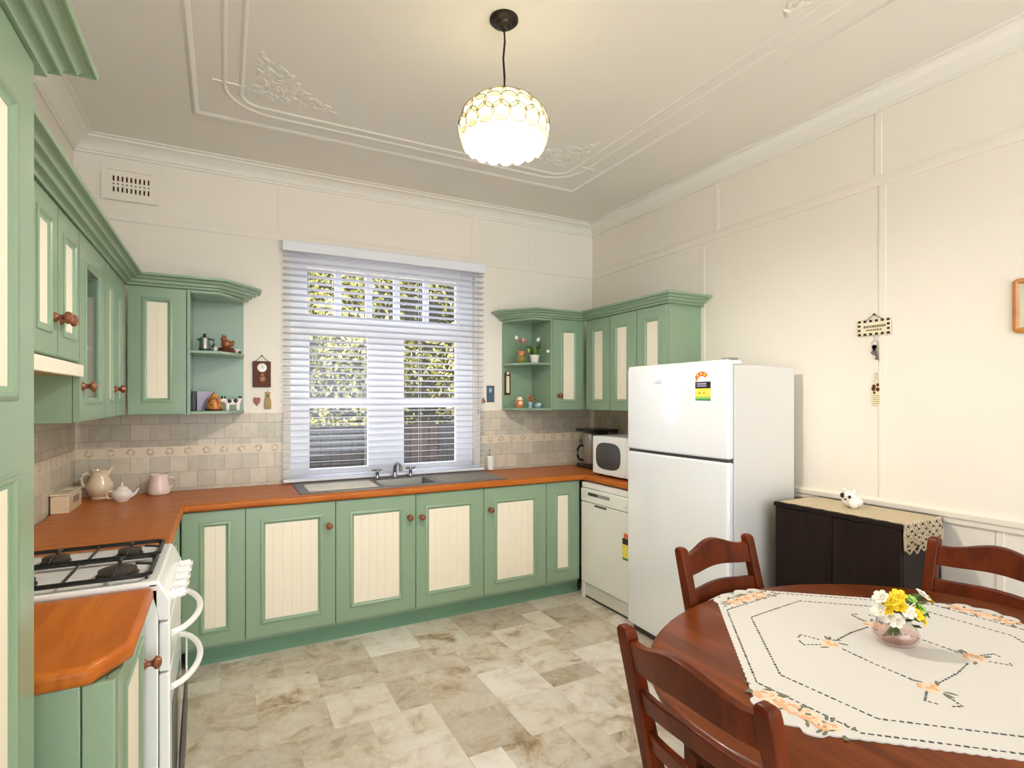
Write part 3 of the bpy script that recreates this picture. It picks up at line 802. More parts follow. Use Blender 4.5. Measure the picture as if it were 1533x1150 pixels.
def tap(x, y, label):
    t = thing('tap', label, 'tap', (x, y, WT+.005), 'sink taps')
    bm = B(); lathe(bm, [(0, 0), (.022, 0), (.022, .006), (.014, .012), (.011, .035), (.013, .05), (.010, .055), (0, .056)], (x, y, WT+.005), 16); obj('body', bm, 'chrome', t)
    bm = B(); z = WT+.070
    for q in range(4):
        a = q*PI/2+.3
        tube(bm, [(x, y, z), (x+.036*math.cos(a), y+.036*math.sin(a), z+.003)], .005, 8); ellip(bm, (x+.036*math.cos(a), y+.036*math.sin(a), z+.003), (.007, .007, .007), 0, 8, 6)
    lathe(bm, [(0, -.016), (.010, -.014), (.010, .006), (.006, .012), (0, .013)], (x, y, z), 12)
    obj('cross_handle', bm, 'chrome', t)
tap(.955, 3.855, 'chrome cross-handle tap left of the spout')
tap(1.20, 3.868, 'chrome cross-handle tap right of the spout')
t = thing('sink_spout', 'chrome arched spout between the two taps', 'spout', (1.085, 3.872, WT+.005))
bm = B(); lathe(bm, [(0, 0), (.024, 0), (.024, .006), (.016, .012), (.014, .04), (0, .041)], (1.085, 3.872, WT+.005), 16); obj('base', bm, 'chrome', t)
bm = B(); tube(bm, [(1.085, 3.872, WT+.04), (1.085, 3.872, WT+.075), (1.087, 3.86, WT+.10), (1.09, 3.835, WT+.112), (1.095, 3.80, WT+.108), (1.098, 3.775, WT+.09), (1.10, 3.768, WT+.065)], .0125, 12); obj('spout', bm, 'chrome', t)

# soap dispenser
t = thing('soap_dispenser', 'cream pump soap bottle at the right end of the drainer', 'soap bottle', (1.868, 3.93, WT+.005))
bm = B(); box(bm, 1.846, 1.892, 3.908, 3.952, WT+.0055, WT+.120); obj('bottle', bm, 'cream_app', t, bevel=.01, seg=3)
bm = B(); lathe(bm, [(.010, .12), (.010, .135), (.004, .137), (.004, .158), (.009, .16), (.009, .17), (0, .171)], (1.868, 3.93, WT), 12); tube(bm, [(1.868, 3.93, WT+.165), (1.862, 3.90, WT+.163)], .004, 8); obj('pump', bm, 'grey', t)

# ------------------------------------------------------------------ stove
SX = -.15
t = thing('gas_stove', 'white gas stove with black trivets, between the two worktops', 'stove', (-.45, 2.25, 0))
obj('body', boxb(-.755, SX-.03, 1.996, 2.504, 0.03, .90), 'white', t, bevel=.004)
bm = B()   # hob pan with raised lip
grid_solid(bm, [-.755, -.74, -.215, -.175], [1.996, 2.012, 2.488, 2.504], lambda a, b2: True, .90, .924, lambda a, b2, c: (a, b2, c))
hob = obj('hob', bm, 'white', t, bevel=.010, seg=3)
bm = B(); loft(bm, [[(SX-.03, y, .80), (SX, y, .80), (SX+.002, y, .86), (SX-.028, y, .921), (SX-.06, y, .921)] for y in (1.996, 2.504)])
cpn = obj('control_panel', bm, 'white', t, bevel=.006, seg=3)
for k in range(5):
    y = 2.08+k*.085
    bm = B(); lathe(bm, [(0, 0), (.021, 0), (.021, .006), (.0175, .010), (.016, .034), (.013, .038), (0, .039)], n=18); box(bm, -.004, .004, -.016, .016, .034, .044)
    q = Vector((0,0,1)).rotation_difference(Vector((1, 0, .18)).normalized()).to_matrix().to_4x4()
    obj('control_knob', xf(bm, Matrix.Translation((SX+.001, y, .852)) @ q), 'white', t, bevel=.001)
def dhandle(z, parent):
    bm = B(); pts = []
    for k in range(17):
        s = k/16; y = 2.03+.44*s
        x = SX+.002 + .072*math.sin(PI*s)**.6
        pts.append((x, y, z))
    tube(bm, pts, .010, 10)
    obj('handle', bm, 'cream_app', parent)
d1 = obj('grill_door', boxb(SX-.028, SX+.001, 2.0, 2.5, .640, .793), 'white', t, bevel=.006, seg=3); dhandle(.745, d1)
d2 = obj('oven_door', boxb(SX-.028, SX+.001, 2.0, 2.5, .09, .634), 'white', t, bevel=.006, seg=3); dhandle(.575, d2)
obj('oven_window', boxb(SX+.001, SX+.003, 2.08, 2.42, .18, .50), 'smoke', d2)
for bx_, by_, r in ((-.51, 2.385, .038), (-.30, 2.385, .036), (-.30, 2.125, .052), (-.545, 2.125, .042)):
    bm = B(); lathe(bm, [(0, 0), (r*1.1, 0), (r*1.1, .006), (r*.9, .008), (r*.9, .012)], (bx_, by_, .924), 24); lathe(bm, [(r, .012), (r, .020), (r*.8, .024), (0, .024)], (bx_, by_, .924), 24)
    obj('burner', bm, 'iron', t)
def trivet(y0, y1, xs_):
    bm = B(); z = .952
    x0, x1 = -.70, -.205
    tube(bm, [(x0, y0, z-.01), (x1-.02, y0, z-.01), (x1, y0+.02, z-.01), (x1, y1-.02, z-.01), (x1-.02, y1, z-.01), (x0, y1, z-.01), (x0, y0+.001, z-.01)], .0075, 8)
    for x in (x0+.01, x1-.01):
        for y in (y0+.02, y1-.02): tube(bm, [(x, y, .924), (x, y, z-.01)], .004, 6)
    ym = (y0+y1)/2
    for x in xs_:
        for s in (-1, 1):
            tube(bm, [(x, ym+s*(y1-y0)/2, z-.01), (x, ym+s*.085, z), (x, ym+s*.03, z+.002), (x, ym+s*.025, z-.006)], .0055, 6)
    tube(bm, [((xs_[0]+xs_[1])/2, y0, z-.01), ((xs_[0]+xs_[1])/2+.01, ym, z-.002), ((xs_[0]+xs_[1])/2, y1, z-.01)], .0045, 6)
    tube(bm, [(x1, ym, z-.008), (x1-.05, ym, z)], .0045, 6)
    tube(bm, [(x0, ym, z-.008), (x0+.05, ym, z)], .0045, 6)
    obj('trivet', bm, 'black', t)
trivet(2.275, 2.482, (-.51, -.30)); trivet(2.020, 2.262, (-.545, -.30))
for x in (-.72, -.20):
    for y in (2.03, 2.47):
        bm = B(); lathe(bm, [(0, 0), (.018, 0), (.018, .03)], (x, y, 0), 10); obj('foot', bm, 'darkgrey', t)
# utensil on the oven handle
t = thing('hanging_utensil', 'thin pale-handled utensil with dark blade hanging from the oven handle', 'utensil', (-.128, 2.44, .06))
bm = B(); tube(bm, [(-.1315, 2.44, .592), (-.1295, 2.447, .585), (-.128, 2.44, .56), (-.128, 2.44, .425)], .0032, 8); obj('handle', bm, 'cream_app', t)
bm = B(); tube(bm, [(-.128, 2.44, .428), (-.129, 2.42, .39), (-.131, 2.37, .31), (-.134, 2.30, .20), (-.137, 2.24, .11), (-.139, 2.21, .06)], [.003, .006, .0095, .0105, .008, .003], 10); obj('blade', bm, 'utensil', t)

# ------------------------------------------------------------------ things on the left worktop
t = thing('tissue_box', 'cream wooden tissue box against the left wall', 'box', (-.725, 3.585, WT))
bm = B(); grid_solid(bm, [-.766, -.742, -.708, -.684], [3.45, 3.53, 3.66, 3.735], lambda a, b2: not (-.742 < a < -.708 and 3.53 < b2 < 3.66), WT+.088, WT+.097, lambda a, b2, c: (a, b2, c)); obj('lid', bm, 'creamchina', t, bevel=.003)
obj('body', boxb(-.762, -.688, 3.454, 3.731, WT, WT+.087), 'creamchina', t, bevel=.003)
bm = B()
for k, y in enumerate((3.55, 3.575, 3.60, 3.625, 3.65)): box(bm, -.6885, -.6862, y, y+.006, WT+.035, WT+.07); box(bm, -.6885, -.6862, y+.006, y+.015, WT+(.052 if k % 2 else .066), WT+(.057 if k % 2 else .07))
obj('raised_lettering', bm, 'ink', t)

def jug(loc, h, prof, mat, name, label, cat, hand, spout, hr=.008, lid=None, scale=1):
    t = thing(name, label, cat, loc)
    x, y, z = loc
    bm = B(); lathe(bm, prof, loc, 28); obj('body', bm, mat, t)
    bm = B(); tube(bm, [(x+p[0], y+p[1], z+p[2]) for p in hand], hr, 10); obj('handle', bm, mat, t)
    if spout:
        bm = B(); tube(bm, [(x+p[0], y+p[1], z+p[2]) for p, r in spout], [r for p, r in spout], 12); obj('spout', bm, mat, t)
    if lid:
        bm = B(); lathe(bm, lid, loc, 24); obj('lid', bm, mat, t)
    return t
jug((-.632, 3.885, WT), .168, [(0, .001), (.040, 0), (.044, .006), (.040, .012), (.056, .03), (.066, .06), (.063, .085), (.048, .115), (.040, .135), (.042, .155), (.047, .166), (.044, .166), (.038, .15), (.036, .135), (.03, .1), (0, .05)], 'creamchina',
    'pitcher', 'cream china pitcher with curled handle, behind the small teapot', 'jug',
    [(-.040, 0, .135), (-.060, -.004, .150), (-.080, -.008, .140), (-.086, -.010, .115), (-.078, -.008, .085), (-.064, -.004, .066)],
    [((.030, .0, .14), .018), ((.048, .0, .16), .012), ((.062, 0, .178), .006)])
jug((-.505, 3.72, WT), .1, [(0, .002), (.028, .0), (.030, .004), (.045, .022), (.049, .04), (.044, .058), (.030, .070), (.022, .073)], 'china',
    'teapot', 'small white china teapot with knob lid on the left worktop', 'teapot',
    [(-.044, 0, .058), (-.064, -.002, .062), (-.074, -.003, .045), (-.064, -.002, .022), (-.044, 0, .022)],
    [((.040, 0, .028), .012), ((.062, 0, .042), .008), ((.078, 0, .070), .006)], .005,
    [(.028, .0705), (.026, .078), (.012, .086), (.004, .089), (.008, .096), (.006, .103), (0, .105)])
jug((-.345, 3.885, WT), .122, [(0, .002), (.048, 0), (.056, .008), (.058, .03), (.050, .07), (.046, .095), (.048, .122), (.045, .122), (.043, .095), (.04, .03), (0, .02)], 'pinkchina',
    'mug', 'blush white ribbed mug standing alone on the left worktop', 'mug',
    [(.048, 0, .10), (.068, .0, .102), (.078, 0, .085), (.072, 0, .055), (.054, 0, .035)], None, .006)

# ------------------------------------------------------------------ ornaments on the left open shelf
SZ1, SZ0 = 1.7702, UZ0+.0182
t = thing('coffee_pot', 'small silver coffee pot with black base on the upper left shelf', 'coffee pot', (-.105, 3.80, SZ1))
bm = B(); lathe(bm, [(.030, .018), (.027, .07), (.026, .084), (.012, .092), (0, .092)], (-.105, 3.80, SZ1), 20); obj('body', bm, 'chrome', t)
bm = B(); lathe(bm, [(0, 0), (.034, 0), (.034, .016), (.031, .018), (0, .018)], (-.105, 3.80, SZ1), 20); obj('base', bm, 'black', t)
bm = B(); tube(bm, [(-.080, 3.798, SZ1+.078), (-.058, 3.796, SZ1+.074), (-.056, 3.796, SZ1+.045), (-.066, 3.797, SZ1+.028)], .005, 8); obj('handle', bm, 'black', t)
bm = B(); lathe(bm, [(.004, .092), (.009, .098), (.009, .108), (0, .112)], (-.105, 3.80, SZ1), 12); obj('lid_knob', bm, 'black', t)
bm = B(); tube(bm, [(-.128, 3.80, SZ1+.07), (-.146, 3.80, SZ1+.078)], [.009, .004], 8); obj('spout', bm, 'chrome', t)
bm = B(); lathe(bm, [(0, 0), (.016, 0), (.018, .012), (.012, .026), (.014, .036), (.012, .036), (0, .02)], (-.048, 3.86, SZ1), 16)
one('small_cup', bm, 'china', 'tiny white cup behind the silver coffee pot', 'cup', origin=(-.048, 3.86, SZ1))
bm = B(); c = (.012, 3.84, SZ1)
lathe(bm, [(0, 0), (.046, 0), (.050, .015), (.040, .032), (0, .036)], c, 16, mi=1)
ellip(bm, (.012, 3.84, SZ1+.055), (.030, .024, .030)); ellip(bm, (-.002, 3.835, SZ1+.085), (.018, .017, .018)); ellip(bm, (.036, 3.838, SZ1+.058), (.020, .017, .016)); ellip(bm, (-.008, 3.835, SZ1+.106), (.006, .005, .010)); ellip(bm, (.008, 3.835, SZ1+.102), (.006, .005, .010)); ellip(bm, (.050, 3.838, SZ1+.070), (.010, .010, .010))
one('animal_ornament', bm, ['brown', 'dkbrown'], 'brown glazed animal ornament on the upper left shelf', 'ornament', origin=c)
t = thing('small_ornament', 'little white and dark ornament at the right end of the upper left shelf', 'ornament', (.078, 3.90, SZ1))
bm = B(); ellip(bm, (.078, 3.90, SZ1+.016), (.020, .013, .016)); ellip(bm, (.063, 3.897, SZ1+.029), (.009, .009, .009)); obj('body', bm, 'pinkchina', t)
bm = B(); ellip(bm, (.087, 3.893, SZ1+.012), (.009, .008, .0115)); obj('patch', bm, 'dkbrown', t)
# lower shelf
bm = B(); box(bm, -.171, -.150, 3.79, 3.93, SZ0, SZ0+.118)
one('book', bm, 'black', 'dark book standing at the left end of the lower left shelf', 'book', bevel=.002, origin=(-.16, 3.86, SZ0))
bm = B(); loft(bm, [[(-.145, 3.82, SZ0), (-.062, 3.85, SZ0), (-.062, 3.853, SZ0), (-.145, 3.823, SZ0)], [(-.145, 3.845, SZ0+.118), (-.062, 3.875, SZ0+.118), (-.062, 3.878, SZ0+.118), (-.145, 3.848, SZ0+.118)]])
one('greeting_card', bm, 'lilac', 'lilac card leaning beside the dark book on the lower left shelf', 'card', origin=(-.1, 3.85, SZ0))
t = thing('honey_pot', 'honey-brown beehive shaped pot beside the cow ornament', 'pot', (-.055, 3.80, SZ0))
bm = B(); prof = [(0, 0), (.044, 0)]
for k in range(6):
    r = (.045, .046, .043, .037, .028, .016)[k]; prof += [(r, .006+k*.017), (r*.94, .019+k*.017)]
prof += [(0, .112)]
lathe(bm, prof, (-.055, 3.80, SZ0), 24); obj('body', bm, 'honey', t)
bm = B(); lathe(bm, [(0, 0), (.047, 0), (.047, .010), (.045, .012), (0, .012)], (-.055, 3.80, SZ0-.0001), 24); obj('rim', bm, 'dkbrown', t)
bm = B()
for k in range(9): ellip(bm, (-.055+.022*math.cos(k*.7), 3.759+.003*(k % 3), SZ0+.055+.022*math.sin(k*.7)), (.007, .005, .007), 0, 8, 6)
obj('relief', bm, 'brown', t)
t = thing('cow_ornament', 'white china cow with black patches on the lower left shelf', 'ornament', (.045, 3.83, SZ0))
bm = B(); ellip(bm, (.045, 3.83, SZ0+.050), (.048, .020, .021)); ellip(bm, (-.006, 3.822, SZ0+.066), (.020, .016, .017)); ellip(bm, (-.018, 3.818, SZ0+.058), (.012, .011, .009)); ellip(bm, (.084, 3.832, SZ0+.070), (.015, .014, .016))
for x in (.018, .076):
    for y in (3.819, 3.843): tube(bm, [(x, y, SZ0), (x, y, SZ0+.045)], [.0095, .012], 8)
obj('body', bm, 'china', t)
bm = B(); ellip(bm, (.030, 3.812, SZ0+.058), (.012, .004, .012)); ellip(bm, (.063, 3.812, SZ0+.060), (.013, .004, .013)); ellip(bm, (.088, 3.820, SZ0+.082), (.011, .006, .007)); ellip(bm, (-.012, 3.81, SZ0+.080), (.007, .005, .010)); ellip(bm, (.004, 3.812, SZ0+.080), (.006, .005, .008))
obj('patches', bm, 'black', t)

# hangings left of window
t = thing('wall_plaque', 'brown hanging plaque with a white clock dial left of the window', 'plaque', (.22, 3.985, 1.56))
obj('board', boxb(.167, .276, 3.982, 3.998, 1.563, 1.735), 'dkbrown', t, bevel=.003)
bm = B(); lathe(bm, [(0, 0), (.029, 0), (.029, -.004), (.026, -.005), (0, -.005)], (.222, 3.982, 1.692), 24, 'y'); obj('dial', bm, 'china', t)
bm = B(); tube(bm, [(.222, 3.976, 1.692), (.222, 3.976, 1.708)], .0014, 6); tube(bm, [(.222, 3.976, 1.692), (.232, 3.976, 1.688)], .0014, 6); obj('hands', bm, 'black', t)
bm = B(); ellip(bm, (.222, 3.98, 1.615), (.024, .006, .024)); ellip(bm, (.222, 3.978, 1.645), (.016, .006, .014)); ellip(bm, (.207, 3.978, 1.658), (.006, .005, .006)); ellip(bm, (.237, 3.978, 1.658), (.006, .005, .006)); obj('relief_figure', bm, 'brown', t)
bm = B(); tube(bm, [(.182, 3.99, 1.734), (.222, 3.992, 1.772), (.262, 3.99, 1.734)], .002, 6); lathe(bm, [(0, 0), (.005, 0), (.005, -.008), (0, -.009)], (.222, 3.995, 1.772), 8, 'y'); obj('hanging_cord', bm, 'dkbrown', t)
bm = B()
hp = [(.0, -.038), (.018, -.012), (.022, .008), (.014, .022), (.0, .014), (-.014, .022), (-.022, .008), (-.018, -.012)]
prism(bm, [(.192+x, z) for x, z in hp], 0, .01); xf(bm, Matrix(((1,0,0,0),(0,0,-1,3.998),(0,1,0,1.475),(0,0,0,1))))
one('heart_plaque', bm, 'rose_clay', 'small rose-brown heart on the wall below the clock plaque', 'plaque', bevel=.003, origin=(.192, 3.995, 1.475))
t = thing('herb_bundle', 'small beige cloth bundle hanging by the window below the clock plaque', 'herb bag', (.258, 3.99, 1.42))
bm = B(); loft(bm, [[(.258-w, 3.998-d, z), (.258+w, 3.998-d, z), (.258+w, 3.998, z), (.258-w, 3.998, z)] for z, w, d in ((1.418, .020, .008), (1.44, .021, .018), (1.48, .019, .018), (1.505, .010, .012), (1.53, .018, .012))]); obj('bag', bm, 'herb', t, bevel=.003)
bm = B(); tube(bm, [(.246, 3.985, 1.505), (.258, 3.983, 1.505), (.27, 3.985, 1.505)], .003, 6); tube(bm, [(.258, 3.985, 1.507), (.258, 3.995, 1.55)], .0012, 6); obj('ribbon', bm, 'dkbrown', t)

# air vent
t = thing('air_vent', 'cream plaster air vent with slots, high on the back wall', 'vent', (-.495, 3.99, 2.69))
bm = B()
xs_ = [-.632, -.592]; slots = []
for k in range(9):
    x0 = -.588+k*.0218
    slots += [(x0, x0+.0095, 2.722, 2.752), (x0, x0+.0095, 2.765, 2.773), (x0, x0+.0095, 2.786, 2.818)]
us = sorted({-.628, -.37} | {s[0] for s in slots} | {s[1] for s in slots}); vs = sorted({2.685, 2.86} | {s[2] for s in slots} | {s[3] for s in slots})
grid_solid(bm, us, vs, lambda a, c: not any(s[0] < a < s[1] and s[2] < c < s[3] for s in slots), YB-.002, YB-.014, lambda a, c, w: (a, w, c))
obj('grille', bm, 'trimw', t)
obj('backing', boxb(-.60, -.385, YB-.003, YB-.0005, 2.715, 2.825), 'dkbrown', t)
bm = B(); sweep(bm, [(-.628, 2.685), (-.37, 2.685), (-.37, 2.86), (-.628, 2.86)], [(-.0, 0), (-.012, .004), (-.014, .012), (.010, .012), (.010, 0)], 0, 1, True); xf(bm, Matrix(((1,0,0,0),(0,0,-1,YB-.009),(0,1,0,0),(0,0,0,1)))); obj('surround', bm, 'trimw', t)

# ------------------------------------------------------------------ right open shelf ornaments
def stalk(bm, pts, r=.002): tube(bm, pts, r, 6)
t = thing('tulip_vase', 'olive pottery vase on the upper right shelf', 'vase', (2.10, 3.83, SZ1))
bm = B(); lathe(bm, [(0, 0), (.024, 0), (.036, .016), (.040, .034), (.032, .052), (.024, .062), (.024, .080), (.030, .096), (.027, .096), (.02, .07), (0, .03)], (2.10, 3.83, SZ1), 22); obj('body', bm, 'olive', t)
bm = B(); lathe(bm, [(.0255, .064), (.0255, .080), (.031, .095)], (2.10, 3.83, SZ1), 22); obj('neck_band', bm, 'terra', t)
tulips = [(-.050, -.01, .196, 'petalw', 'pale yellow'), (-.020, -.02, .172, 'red', 'red'), (.018, .0, .182, 'bluew', 'teal'), (.040, -.01, .178, 'pink', 'pink'), (.052, -.03, .098, 'lgreen', 'light green')]
for dx, dy, h, mm, nm in tulips:
    x, y, z = 2.10+dx, 3.83+dy, SZ1+h
    f = thing('tulip', '%s tulip in the olive vase on the upper right shelf' % nm, 'flower', (2.10, 3.83, SZ1+.09), 'tulips in the olive vase')
    bm = B(); lathe(bm, [(0, -.014), (.009, -.008), (.013, .003), (.010, .016), (.004, .020), (0, .014)], (x, y, z), 12); obj('blossom', bm, mm, f)
    bm = B(); stalk(bm, [(2.10+dx*.12, 3.83, SZ1+.07), (2.10+dx*.4, 3.83+dy*.4, SZ1+.07+max(h-.09, .04)*.6), (x, y, z-.012)]); obj('stem', bm, 'stem', f)
t = thing('potted_plant', 'green leafy plant in a ribbed white pot on the upper right shelf', 'potted plant', (2.205, 3.80, SZ1))
bm = B(); n = 24
lathe(bm, [(0, 0), (.026, 0), (.028, .004), (.036, .056), (.040, .062), (.037, .066), (.032, .058), (0, .052)], (2.205, 3.80, SZ1), n)
for v in bm.verts:
    a = math.atan2(v.co.y-3.80, v.co.x-2.205); k = 1+.045*math.cos(12*a)
    v.co.x = 2.205+(v.co.x-2.205)*k; v.co.y = 3.80+(v.co.y-3.80)*k
obj('pot', bm, 'china', t)
bm = B(); r2 = random.Random(11)
for k in range(34):
    a = r2.uniform(0, 2*PI); l = r2.uniform(.05, .12); o = r2.uniform(.01, .06); w = .006
    p0 = Vector((2.205+.015*math.cos(a), 3.80+.015*math.sin(a), SZ1+.056)); p2 = p0+Vector((o*math.cos(a), o*math.sin(a), l)); p1 = (p0+p2)/2+Vector((.0, 0, .02))
    sd = Vector((-math.sin(a), math.cos(a), 0))*w
    v = [bm.verts.new(q) for q in (p0-sd*.4, p0+sd*.4, p1+sd, p2, p1-sd)]; bm.faces.new(v)
obj('leaves', bm, 'leaf', t)
for dx, dy, h, lab, tilt in ((.020, -.02, .185, 'white tulip standing upright above the white pot', .5), (.072, -.085, .092, 'white tulip drooping out in front of the cabinet door', 1.3)):
    f = thing('tulip', lab, 'flower', (2.205, 3.80, SZ1+.06), 'white tulips in the ribbed pot')
    bm = B(); lathe(bm, [(0, -.018), (.010, -.010), (.0135, .003), (.011, .018), (.005, .024), (0, .018)], n=12)
    xf(bm, Matrix.Translation((2.205+dx, 3.80+dy, SZ1+h)) @ Matrix.Rotation(tilt, 4, 'Y')); obj('blossom', bm, 'petalw', f)
    bm = B(); stalk(bm, [(2.205, 3.80, SZ1+.06), (2.205+dx*.3, 3.80+dy*.5, SZ1+.06+max(h-.05, .06)*.5), (2.205+dx*.75, 3.80+dy*.85, SZ1+h+(.01 if tilt > 1 else -.02)), (2.205+dx-.01, 3.80+dy, SZ1+h)]); obj('stem', bm, 'stem', f)
# narrow framed plaque on the end of the shelf
t = thing('narrow_plaque', 'narrow dark-framed plaque with pale strip at the left end of the right shelves', 'plaque', (2.05, 3.98, 1.53))
bm = B(); pts = [(-.026, 0), (.026, 0), (.026, .17)] + [(.026*math.cos(a), .17+.026*math.sin(a)) for a in (PI*.2, PI*.4, PI*.6, PI*.8)] + [(-.026, .17)]
prism(bm, [(2.052+x, z) for x, z in pts], 0, .012); xf(bm, Matrix(((1,0,0,0),(0,0,-1,3.984),(0,1,0,1.518),(0,0,0,1)))); obj('frame', bm, 'dkbrown', t, bevel=.002)
bm = B(); box(bm, 2.038, 2.066, 3.9705, 3.973, 1.535, 1.672); obj('strip', bm, 'paper', t)
bm = B(); lathe(bm, [(0, -.0), (.013, 0), (.013, -.002), (0, -.002)], (2.052, 3.9725, 1.695), 14, 'y'); obj('disc', bm, 'paper', t)
# lower shelf figures
t = thing('figurine_jar', 'orange round-bellied lidded jar on the lower right shelf', 'jar', (2.09, 3.84, SZ0))
bm = B(); lathe(bm, [(0, 0), (.022, 0), (.030, .014), (.034, .036), (.026, .058), (.018, .062)], (2.09, 3.84, SZ0), 20); obj('body', bm, 'terra', t)
bm = B(); lathe(bm, [(.022, .062), (.024, .070), (.018, .084), (.008, .090), (0, .091)], (2.09, 3.84, SZ0), 20); obj('lid', bm, 'paper', t)
bm = B(); ellip(bm, (2.083, 3.810, SZ0+.038), (.018, .008, .018)); obj('face_patch', bm, 'peachl', t)
t = thing('flower_figurine', 'small white figurine with posy of orange and green flowers, lower right shelf', 'ornament', (2.175, 3.82, SZ0))
bm = B(); lathe(bm, [(0, 0), (.018, 0), (.014, .014), (.022, .028), (.022, .044), (.012, .052), (0, .053)], (2.175, 3.82, SZ0), 18); obj('body', bm, 'bluew', t)
bm = B()
for k in range(14):
    a = k*2.4; rr = .008+.0018*k
    ellip(bm, (2.182+rr*math.cos(a)*1.1, 3.82+rr*math.sin(a)*.6, SZ0+.074+.020*math.sin(k*1.7)), (.012, .010, .011), k % 3, 8, 6)
obj('flowers', bm, ['terra', 'brown', 'leaf'], t)
t = thing('blue_ornament', 'low blue and white ornament at the right of the lower right shelf', 'ornament', (2.25, 3.83, SZ0))
bm = B(); lathe(bm, [(0, 0), (.028, 0), (.033, .012), (.028, .030), (.014, .042), (0, .043)], (2.25, 3.83, SZ0), 18); obj('body', bm, 'bluew', t)
bm = B(); ellip(bm, (2.262, 3.805, SZ0+.030), (.009, .008, .009)); ellip(bm, (2.240, 3.803, SZ0+.026), (.008, .007, .008)); obj('white_dots', bm, 'china', t)
# cards right of the window
t = thing('postcard', 'small dark blue picture card on the wall right of the blind', 'card', (1.905, 3.998, 1.457))
obj('card', boxb(1.868, 1.955, 3.9965, 3.9995, 1.450, 1.60), 'paper', t)
obj('picture', boxb(1.872, 1.940, 3.9945, 3.9965, 1.458, 1.592), 'blue', t)
bm = B(); lathe(bm, [(0, 0), (.013, -.001), (0, -.002)], (1.905, 3.9945, 1.555), 12, 'y', squash=(1, 1.6)); obj('pale_spot', bm, 'skyp', t)
t = thing('small_magnet', 'tiny brown and red ornament on the wall beside the blue card', 'ornament', (1.843, 3.995, 1.45))
bm = B(); ellip(bm, (1.843, 3.995, 1.463), (.018, .005, .014)); ellip(bm, (1.843, 3.995, 1.482), (.009, .005, .008)); obj('body', bm, 'brown', t)
bm = B(); ellip(bm, (1.838, 3.990, 1.462), (.006, .003, .006)); obj('spot', bm, 'petalw', t)

# ------------------------------------------------------------------ coffee maker, microwave
t = thing('coffee_maker', 'steel and black coffee machine in the right corner of the worktop', 'coffee machine', (2.75, 3.72, WT))
obj('base', boxb(2.635, 2.885, 3.60, 3.84, WT, WT+.035), 'black', t, bevel=.008)
obj('column', boxb(2.79, 2.885, 3.60, 3.84, WT+.036, WT+.300), 'darkgrey', t, bevel=.006)
obj('lid', boxb(2.63, 2.888, 3.595, 3.845, WT+.301, WT+.322), 'black', t, bevel=.006)
bm = B(); lathe(bm, [(0, .037), (.062, .037), (.066, .045), (.064, .28), (.058, .295), (0, .296)], (2.705, 3.735, WT), 28); jg = obj('jug', bm, 'coffee', t)
bm = B(); tube(bm, [(2.645, 3.75, WT+.185), (2.612, 3.755, WT+.185), (2.592, 3.757, WT+.155), (2.592, 3.757, WT+.10), (2.61, 3.755, WT+.07), (2.645, 3.75, WT+.065)], .010, 10); obj('jug_handle', bm, 'black', jg)
t = thing('microwave_oven', 'white microwave with dark rounded window, partly behind the fridge', 'microwave', (2.66, 3.14, WT))
obj('body', boxb(2.485, 2.86, 2.90, 3.374, WT+.014, WT+.298), 'white', t, bevel=.006)
for x in (2.52, 2.82):
    for y in (2.93, 3.34):
        bm = B(); lathe(bm, [(0, 0), (.012, 0), (.012, .015), (0, .015)], (x, y, WT), 10); obj('foot', bm, 'black', t)
door = obj('door', boxb(2.464, 2.484, 3.0, 3.374, WT+.016, WT+.296), 'white', t, bevel=.007, seg=3)
bm = B(); ys = []
pr = []
for k in range(40):
    a = 2*PI*k/40; ca, sa = math.cos(a), math.sin(a)
    e = 2/3.2
    pr.append((3.187+.142*math.copysign(abs(ca)**e, ca), WT+.155+.098*math.copysign(abs(sa)**e, sa)))
prism(bm, pr, 0, .003); xf(bm, Matrix(((0,0,-1,2.464),(1,0,0,0),(0,1,0,0),(0,0,0,1)))); obj('door_window', bm, 'smoke', door)
obj('control_panel', boxb(2.464, 2.484, 2.90, 2.998, WT+.016, WT+.296), 'white', t, bevel=.006)

# ------------------------------------------------------------------ dishwasher
t = thing('dishwasher', 'ivory dishwasher under the right worktop, beside the fridge', 'dishwasher', (2.66, 3.115, 0))
obj('body', boxb(2.445, 2.90, 2.815, 3.412, .012, .862), 'cream_app', t, bevel=.003)
obj('top_strip', boxb(2.428, 2.4445, 2.817, 3.410, .822, .861), 'cream_app', t, bevel=.003)
cpn = obj('control_panel', boxb(2.416, 2.4445, 2.817, 3.410, .722, .819), 'cream_app', t, bevel=.008, seg=3)
obj('display', boxb(2.4145, 2.417, 3.06, 3.315, .772, .796), 'grey', cpn)
obj('buttons', boxb(2.4138, 2.4165, 3.20, 3.312, .774, .794), 'darkgrey', cpn)
bm = B(); lathe(bm, [(0, 0), (.017, 0), (.015, -.010), (0, -.011)], (2.417, 2.885, .775), 16, 'x'); obj('dial', bm, 'cream_app', cpn)
dd = obj('door', boxb(2.420, 2.4445, 2.817, 3.410, .115, .718), 'cream_app', t, bevel=.005)
obj('handle_slot', boxb(2.4165, 2.4205, 3.10, 3.24, .700, .714), 'gap', dd, bevel=.002)
lbm = B(); box(lbm, 2.4188, 2.4203, 2.846, 2.926, .505, .545, 0); box(lbm, 2.4188, 2.4203, 2.846, 2.926, .415, .505, 1); box(lbm, 2.4188, 2.4203, 2.846, 2.926, .40, .415, 2); box(lbm, 2.4188, 2.4203, 2.861, 2.911, .545, .58, 3)
obj('energy_label', lbm, ['black', 'lyellow', 'dgreen', 'orange'], dd)
obj('kick_panel', boxb(2.432, 2.4445, 2.817, 3.375, .018, .108), 'whitem', t, bevel=.002)
